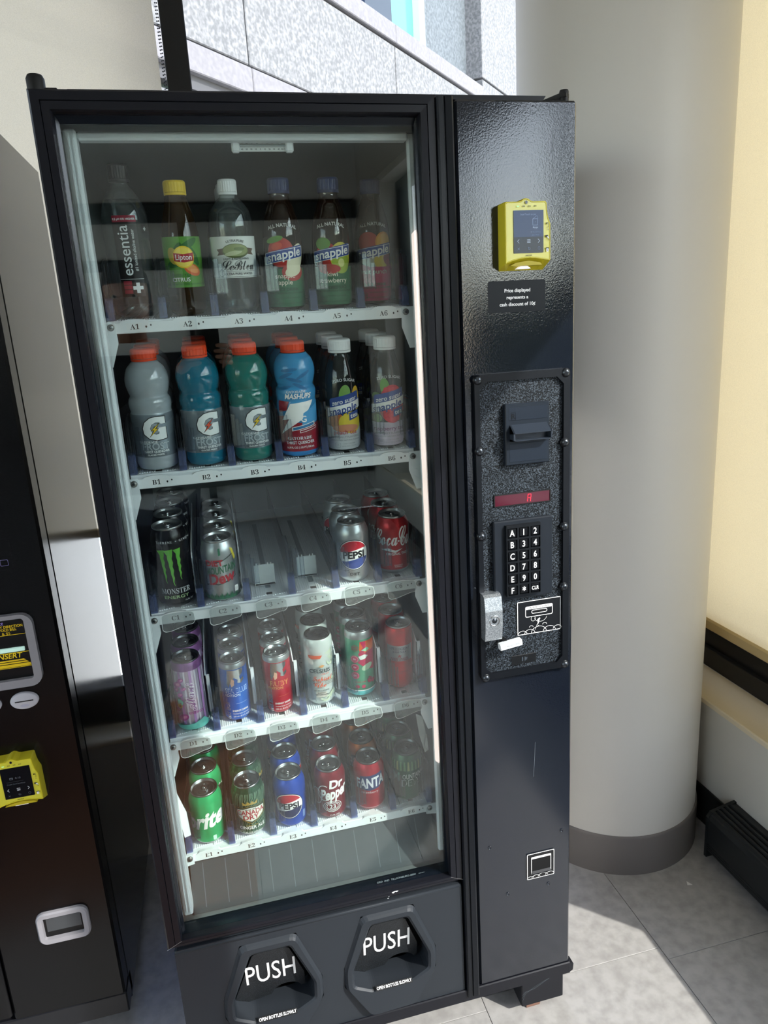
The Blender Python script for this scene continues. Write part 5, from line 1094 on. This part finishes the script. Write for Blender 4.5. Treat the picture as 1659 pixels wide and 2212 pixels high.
d.text('SINCE 1904', 3, 0, 71, BLACK, 'sans').text('CANADA', 11.5, 0, 59.5, crd, 'sans', wmax=54).text('DRY', 11, 0, 47.5, crd, 'sans').text('GINGER ALE', 7.4, 0, 23.5, WHITE, 'sans', wmax=50).text('12 FL OZ (355 mL)', 3.4, 0, 13.5, WHITE, 'sans').text('CAFFEINE FREE', 2.4, 0, 31.5, go, 'sans')
dgr = paintm('deep_green', '#1d4a34', .3, .45)
b = make_can('drink_can', 'front dark green ginger ale can with contour lines above E2', 'can', 'std', [(.010, sil), (9, dgr)], (4, 1), YC - .002, d, turn=3, group=GR[4], tabturn=10)
rowback(b, 'dark green ginger ale can', (4, 1), YC - .002, .0675, 3, (0, 60, -50))
d = Dec(); cola_globe(d, 'PEPSI', P('ink_blackblue', '#0b0e1c', .4), cx=-2, cy=58); d.text('zero', .1, 0, 0, BLACK)
for y in range(20, 38, 3): d.rect(27, y, 33, y + 1.6, ink('#8fb0e0'))
pbl = paintm('royal', '#0b46ad', .28, .4)
b = make_can('drink_can', 'front royal blue cola can with globe above E3', 'can', 'std', [(9, pbl)], (4, 2), YC - .002, d, turn=-8, group=GR[4], tabturn=70)
rowback(b, 'royal blue cola can', (4, 2), YC - .002, .0675, 3, (0, 60, -50))
d = Dec(); d.text('Dr', 19, 13, 82, WHITE, 'sans', bold=.02, shear=.1).text('Pepper', 26, 8, 56, WHITE, 'sans', bold=.02, slope=.17, wmax=62, shear=.1).line(ell(-14, 70, 14, 19, 60, 320, 14), 1.8, WHITE).frame(ell(2, 36, 20, 14), 1.3, WHITE).frame(ell(2, 36, 16, 11), 1.1, WHITE).frame(ell(2, 36, 12.5, 8.6), 1, WHITE).text('23', 10, 2, 31, WHITE, 'sans').frame(ell(-34, 58, 14, 20), 1, WHITE).text('12 FL OZ', 3.6, 6, 12, WHITE, 'sans')
mrn = paintm('maroon', '#7d1226', .28, .45)
b = make_can('drink_can', 'front maroon soda can with white script lettering above E4', 'can', 'std', [(9, mrn)], (4, 3), YC - .002, d, turn=-6, group=GR[4], tabturn=80)
rowback(b, 'maroon soda can', (4, 3), YC - .002, .0675, 3, (0, 60, -50))
d = Dec(); nvy = ink('#22315f', .4)
d.poly([(-26, 60), (-20, 92), (30, 98), (34, 70), (20, 60), (0, 56)], nvy).text('FANTA', 24, 3, 64, ink('#d5d6dc'), 'sans', bold=.015, slope=.1, wmax=66).text('strawberry', 6, 0, 49, ink('#d9b9bc')).line([(-104, 12), (104, 12)], 1, ink('#d9b9bc'))
fr_ = paintm('berry', '#a3182c', .28, .45); fo_ = paintm('orange', '#a85a1a', .28, .5)
make_can('drink_can', 'red strawberry soda can with dark blue mark above E5', 'can', 'std', [(9, fr_)], (4, 4), YC - .002, d, turn=-10, group=GR[4], lidm=P('lid_grey', '#6a6e70', .3, 1), tabturn=10)
d = Dec(); d.poly([(-26, 60), (-20, 92), (30, 98), (34, 70), (20, 60), (0, 56)], nvy).text('FANTA', 24, 3, 64, ink('#d5d6dc'), 'sans', slope=.1, wmax=60)
b = make_can('drink_can', 'orange soda can directly behind the red strawberry can in lane E5', 'can', 'std', [(9, fo_)], (4, 4), YC + .0655, d, turn=-20, group=GR[4], lidm=P('lid_grey', '#6a6e70', .3, 1), tabturn=20)
c = dup(b, (LX[4], YC + .133, BASE[4] + lift(YC + .133)), .5); c['label'] = 'orange soda can third from the front in lane E5'
d = Dec(); cl = ink('#8fbf7a', .4); dk = ink('#2a5a40', .4)
for i in range(-13, 14): d.poly([(i*8, 84), (i*8 + 5, 84), (i*8 + 3.6, 106), (i*8 + .8, 106)], ink('#8f9a64', .4) if i % 3 == 0 else ink('#5f8f62', .4))
d.text('M', 22, -24, 58, ink('#6f9f88'), 'sans', wmax=16).text('OUNTAIN', 12, 10, 66, ink('#b9c9c0'), 'sans', slope=.12, wmax=40).text('DEW', 17, 8, 47, ink('#b9c9c0'), 'sans', slope=.12, wmax=40).text('DEW', 14, 8.4, 48, dk, 'sans', slope=.12, wmax=36)
mdw = paintm('bottle_green', '#2c5a40', .3, .45)
b = make_can('drink_can', 'front mottled green citrus soda can above E6', 'can', 'std', [(9, mdw)], (4, 5), YC + .002, d, turn=-12, group=GR[4], lidm=P('lid_grey', '#6a6e70', .3, 1), tabturn=-40)
rowback(b, 'mottled green citrus soda can', (4, 5), YC + .002, .0675, 3, (0, 60, -50))

# ------------------------------------------------------------------ the photographer, mirrored in the glass door
def skinned(name, chains, mat, parent, levels=2, root=0):
    """CHAINS: lists of (x, y, z, r); a point given as an int joins an earlier vertex"""
    vs, es, rs = [], [], []
    for ch in chains:
        prev = None
        for p in ch:
            if isinstance(p, int): i = p
            else: vs.append(p[:3]); rs.append(p[3]); i = len(vs) - 1
            if prev is not None: es.append((prev, i))
            prev = i
    me = bpy.data.meshes.new(name); me.from_pydata(vs, es, []); o = link(name, me, parent); me.materials.append(mat)
    sk = o.modifiers.new('skin', 'SKIN'); sk.use_smooth_shade = True
    if not me.skin_vertices: 
        bm_ = bmesh.new(); bm_.from_mesh(me); bm_.verts.layers.skin.verify(); bm_.to_mesh(me); bm_.free()
    for i, sv in enumerate(me.skin_vertices[0].data):
        r = rs[i]; sv.radius = (r, r) if not isinstance(r, tuple) else r; sv.use_root = (i == root)
    ss = o.modifiers.new('subdivision', 'SUBSURF'); ss.levels = ss.render_levels = levels
    return o
pe = thing('person', 'person in dark jacket and jeans holding up a phone, mirrored in the glass door', 'person', (-.25, -.33, ZF), world=True)
skin = P('skin', '#b98a72', .5); jack = P('jacket_dark', '#16181d', .8); jean = P('jeans', '#2b3346', .85); hairm = P('hair_dark', '#1c1512', .6); shoe = P('shoes', '#2a2320', .6)
bx, by = -.25, -.36
# 0 pelvis, 1 belly, 2 chest, 3 neck base, 4 neck; legs and arms grow from these
skinned('jacket', [[(bx, by, .96, (.15, .105)), (bx, by + .01, 1.12, (.15, .10)), (bx, by + .01, 1.32, (.175, .105)), (bx, by, 1.44, (.085, .075))],
    [2, (bx + .17, by + .01, 1.38, .062), (bx + .25, by + .06, 1.22, .050), (bx + .245, by + .10, 1.16, .047), (bx + .25, by + .25, 1.34, .038), (bx + .252, by + .285, 1.385, .032)],
    [2, (bx - .17, by + .01, 1.38, .062), (bx - .20, by + .09, 1.20, .050), (bx - .16, by + .14, 1.15, .047), (bx + .10, by + .245, 1.34, .038), (bx + .155, by + .275, 1.385, .032)]], jack, pe)
skinned('trousers', [[(bx, by, .93, (.15, .11)), (bx + .09, by, .84, .088), (bx + .10, by + .02, .48, .062), (bx + .10, by - .01, .05, .045)], [0, (bx - .09, by, .84, .088), (bx - .10, by + .02, .48, .062), (bx - .10, by - .01, .05, .045)]], jean, pe)
for sx in (-1, 1):
    MB().loft([[(bx + sx*.10 + wx*math.cos(a), by - .02 + ly + ln*math.sin(a), z) for a in [2*PI*k/20 for k in range(20)]] for z, wx, ln, ly in ((ZF, .046, .135, .045), (ZF + .02, .049, .138, .045), (.01, .047, .125, .035), (.045, .044, .085, .005), (.09, .046, .055, -.01))], 0, True, True, True).build('shoe', shoe, pe)
# head: shaped rings with nose, brow, chin; looking at the phone
hd = MB(); hc = (bx + .005, by + .045, 1.64); rings = []
for z, rx, ry, oy in ((-.150, .050, .052, -.015), (-.118, .048, .060, .0), (-.100, .056, .078, .012), (-.07, .066, .088, .012), (-.035, .072, .094, .008), (0, .075, .098, .004), (.035, .076, .100, 0), (.07, .070, .094, -.004), (.098, .052, .072, -.006), (.114, .022, .032, -.006)):
    ring = []
    for k in range(28):
        a = 2*PI*k/28; x, y = rx*math.sin(a), ry*math.cos(a) + oy
        f = math.cos(a)
        if f > .93 and -.06 < z < .01: y += .020*(f - .93)/.07*(1 - abs(z + .025)/.05 if abs(z + .025) < .05 else 0)
        if .75 < f < .97 and abs(z) < .02: y -= .008
        ring.append((hc[0] + x, hc[1] + y, hc[2] + z))
    rings.append(ring)
hd.loft(rings, 0, True, True, True).build('head', skin, pe)
hr = MB(); hr.loft([[(hc[0] + (x - hc[0])*1.07, hc[1] + (y - hc[1])*1.07 - .006, z + dz) for x, y, z in rings[i]] for i, dz in ((6, .012), (7, .010), (8, .012), (9, .012))], 0, False, True, True)
hr.loft([[(hc[0] + .081*math.sin(a), hc[1] + .106*math.cos(a) - .006, hc[2] + z) for a in [PI*.42 + PI*1.16*k/20 for k in range(21)]] for z in (-.06, -.02, .03, .05)], 0, smooth=True, close=False).build('hair', hairm, pe)
fc = MB()
for sx in (-1, 1):
    for q in range(1): fc.prism([(hc[0] + sx*.031 + p[0], hc[2] + .004 + p[1]) for p in ell(0, 0, .012, .006, n=12)], 'y', hc[1] + .088, hc[1] + .0935, 0).prism([(hc[0] + sx*.031 + p[0], hc[2] + .004 + p[1]) for p in ell(0, 0, .0055, .0055, n=10)], 'y', hc[1] + .093, hc[1] + .0942, 1)
fc.prism([(hc[0] + p[0], hc[2] - .072 + p[1]) for p in ell(0, 0, .022, .006, n=14)], 'y', hc[1] + .088, hc[1] + .101, 2)
fc.build('face', [P('eye_white', '#d8d4cc', .3), P('iris', '#2a1c14', .2), P('lips', '#8f5a50', .5)], pe)
for sx in (-1, 1): MB().prism([(hc[1] - .008 + p[0], hc[2] - .012 + p[1]) for p in ell(0, 0, .016, .030, n=16)], 'x', hc[0] + sx*.070, hc[0] + sx*.083).build('ear', skin, pe)
# hands closed on the phone's two edges
def hand(wx, wy, wz, px, sgn):
    base = (px + sgn*.030, -.050, wz + .045)
    skinned('hand', [[(wx, wy, wz, .024), (wx*.4 + base[0]*.6, wy*.4 + base[1]*.6, (wz + base[2])/2, (.030, .018)), (*base, (.034, .016))]], skin, pe, 1)
    for i, (dz, ln) in enumerate(((-.022, .060), (-.006, .070), (.012, .074), (.030, .066))):
        z0 = base[2] + dz
        skinned('finger', [[(base[0] + sgn*.004, -.046, z0, .009), (px + sgn*.016, -.014, z0 + .004, .0085), (px + sgn*.004, -.002 - .004, z0 + .006, .008), (px - sgn*(ln - .05), -.004, z0 + .007, .0065)]], skin, pe, 1)
    skinned('thumb', [[(base[0] - sgn*.006, -.052, base[2] - .024, .0115), (px + sgn*.006, -.042, base[2] - .004, .0105), (px - sgn*.016, -.032, base[2] + .018, .008)]], skin, pe, 1)
PHX = .012
hand(.002, -.075, 1.385, PHX + .036, 1); hand(-.095, -.085, 1.385, PHX - .036, -1)
ph = tag(MB().box(PHX - .036, PHX + .036, -.024, -.016, 1.372, 1.519, 0, .003).box(PHX - .028, PHX + .004, -.016, -.0145, 1.478, 1.512, 0, .001).build('phone', P('phone_black', '#0b0c0e', .2)), 'black phone held up in front of the person by both hands', 'phone')
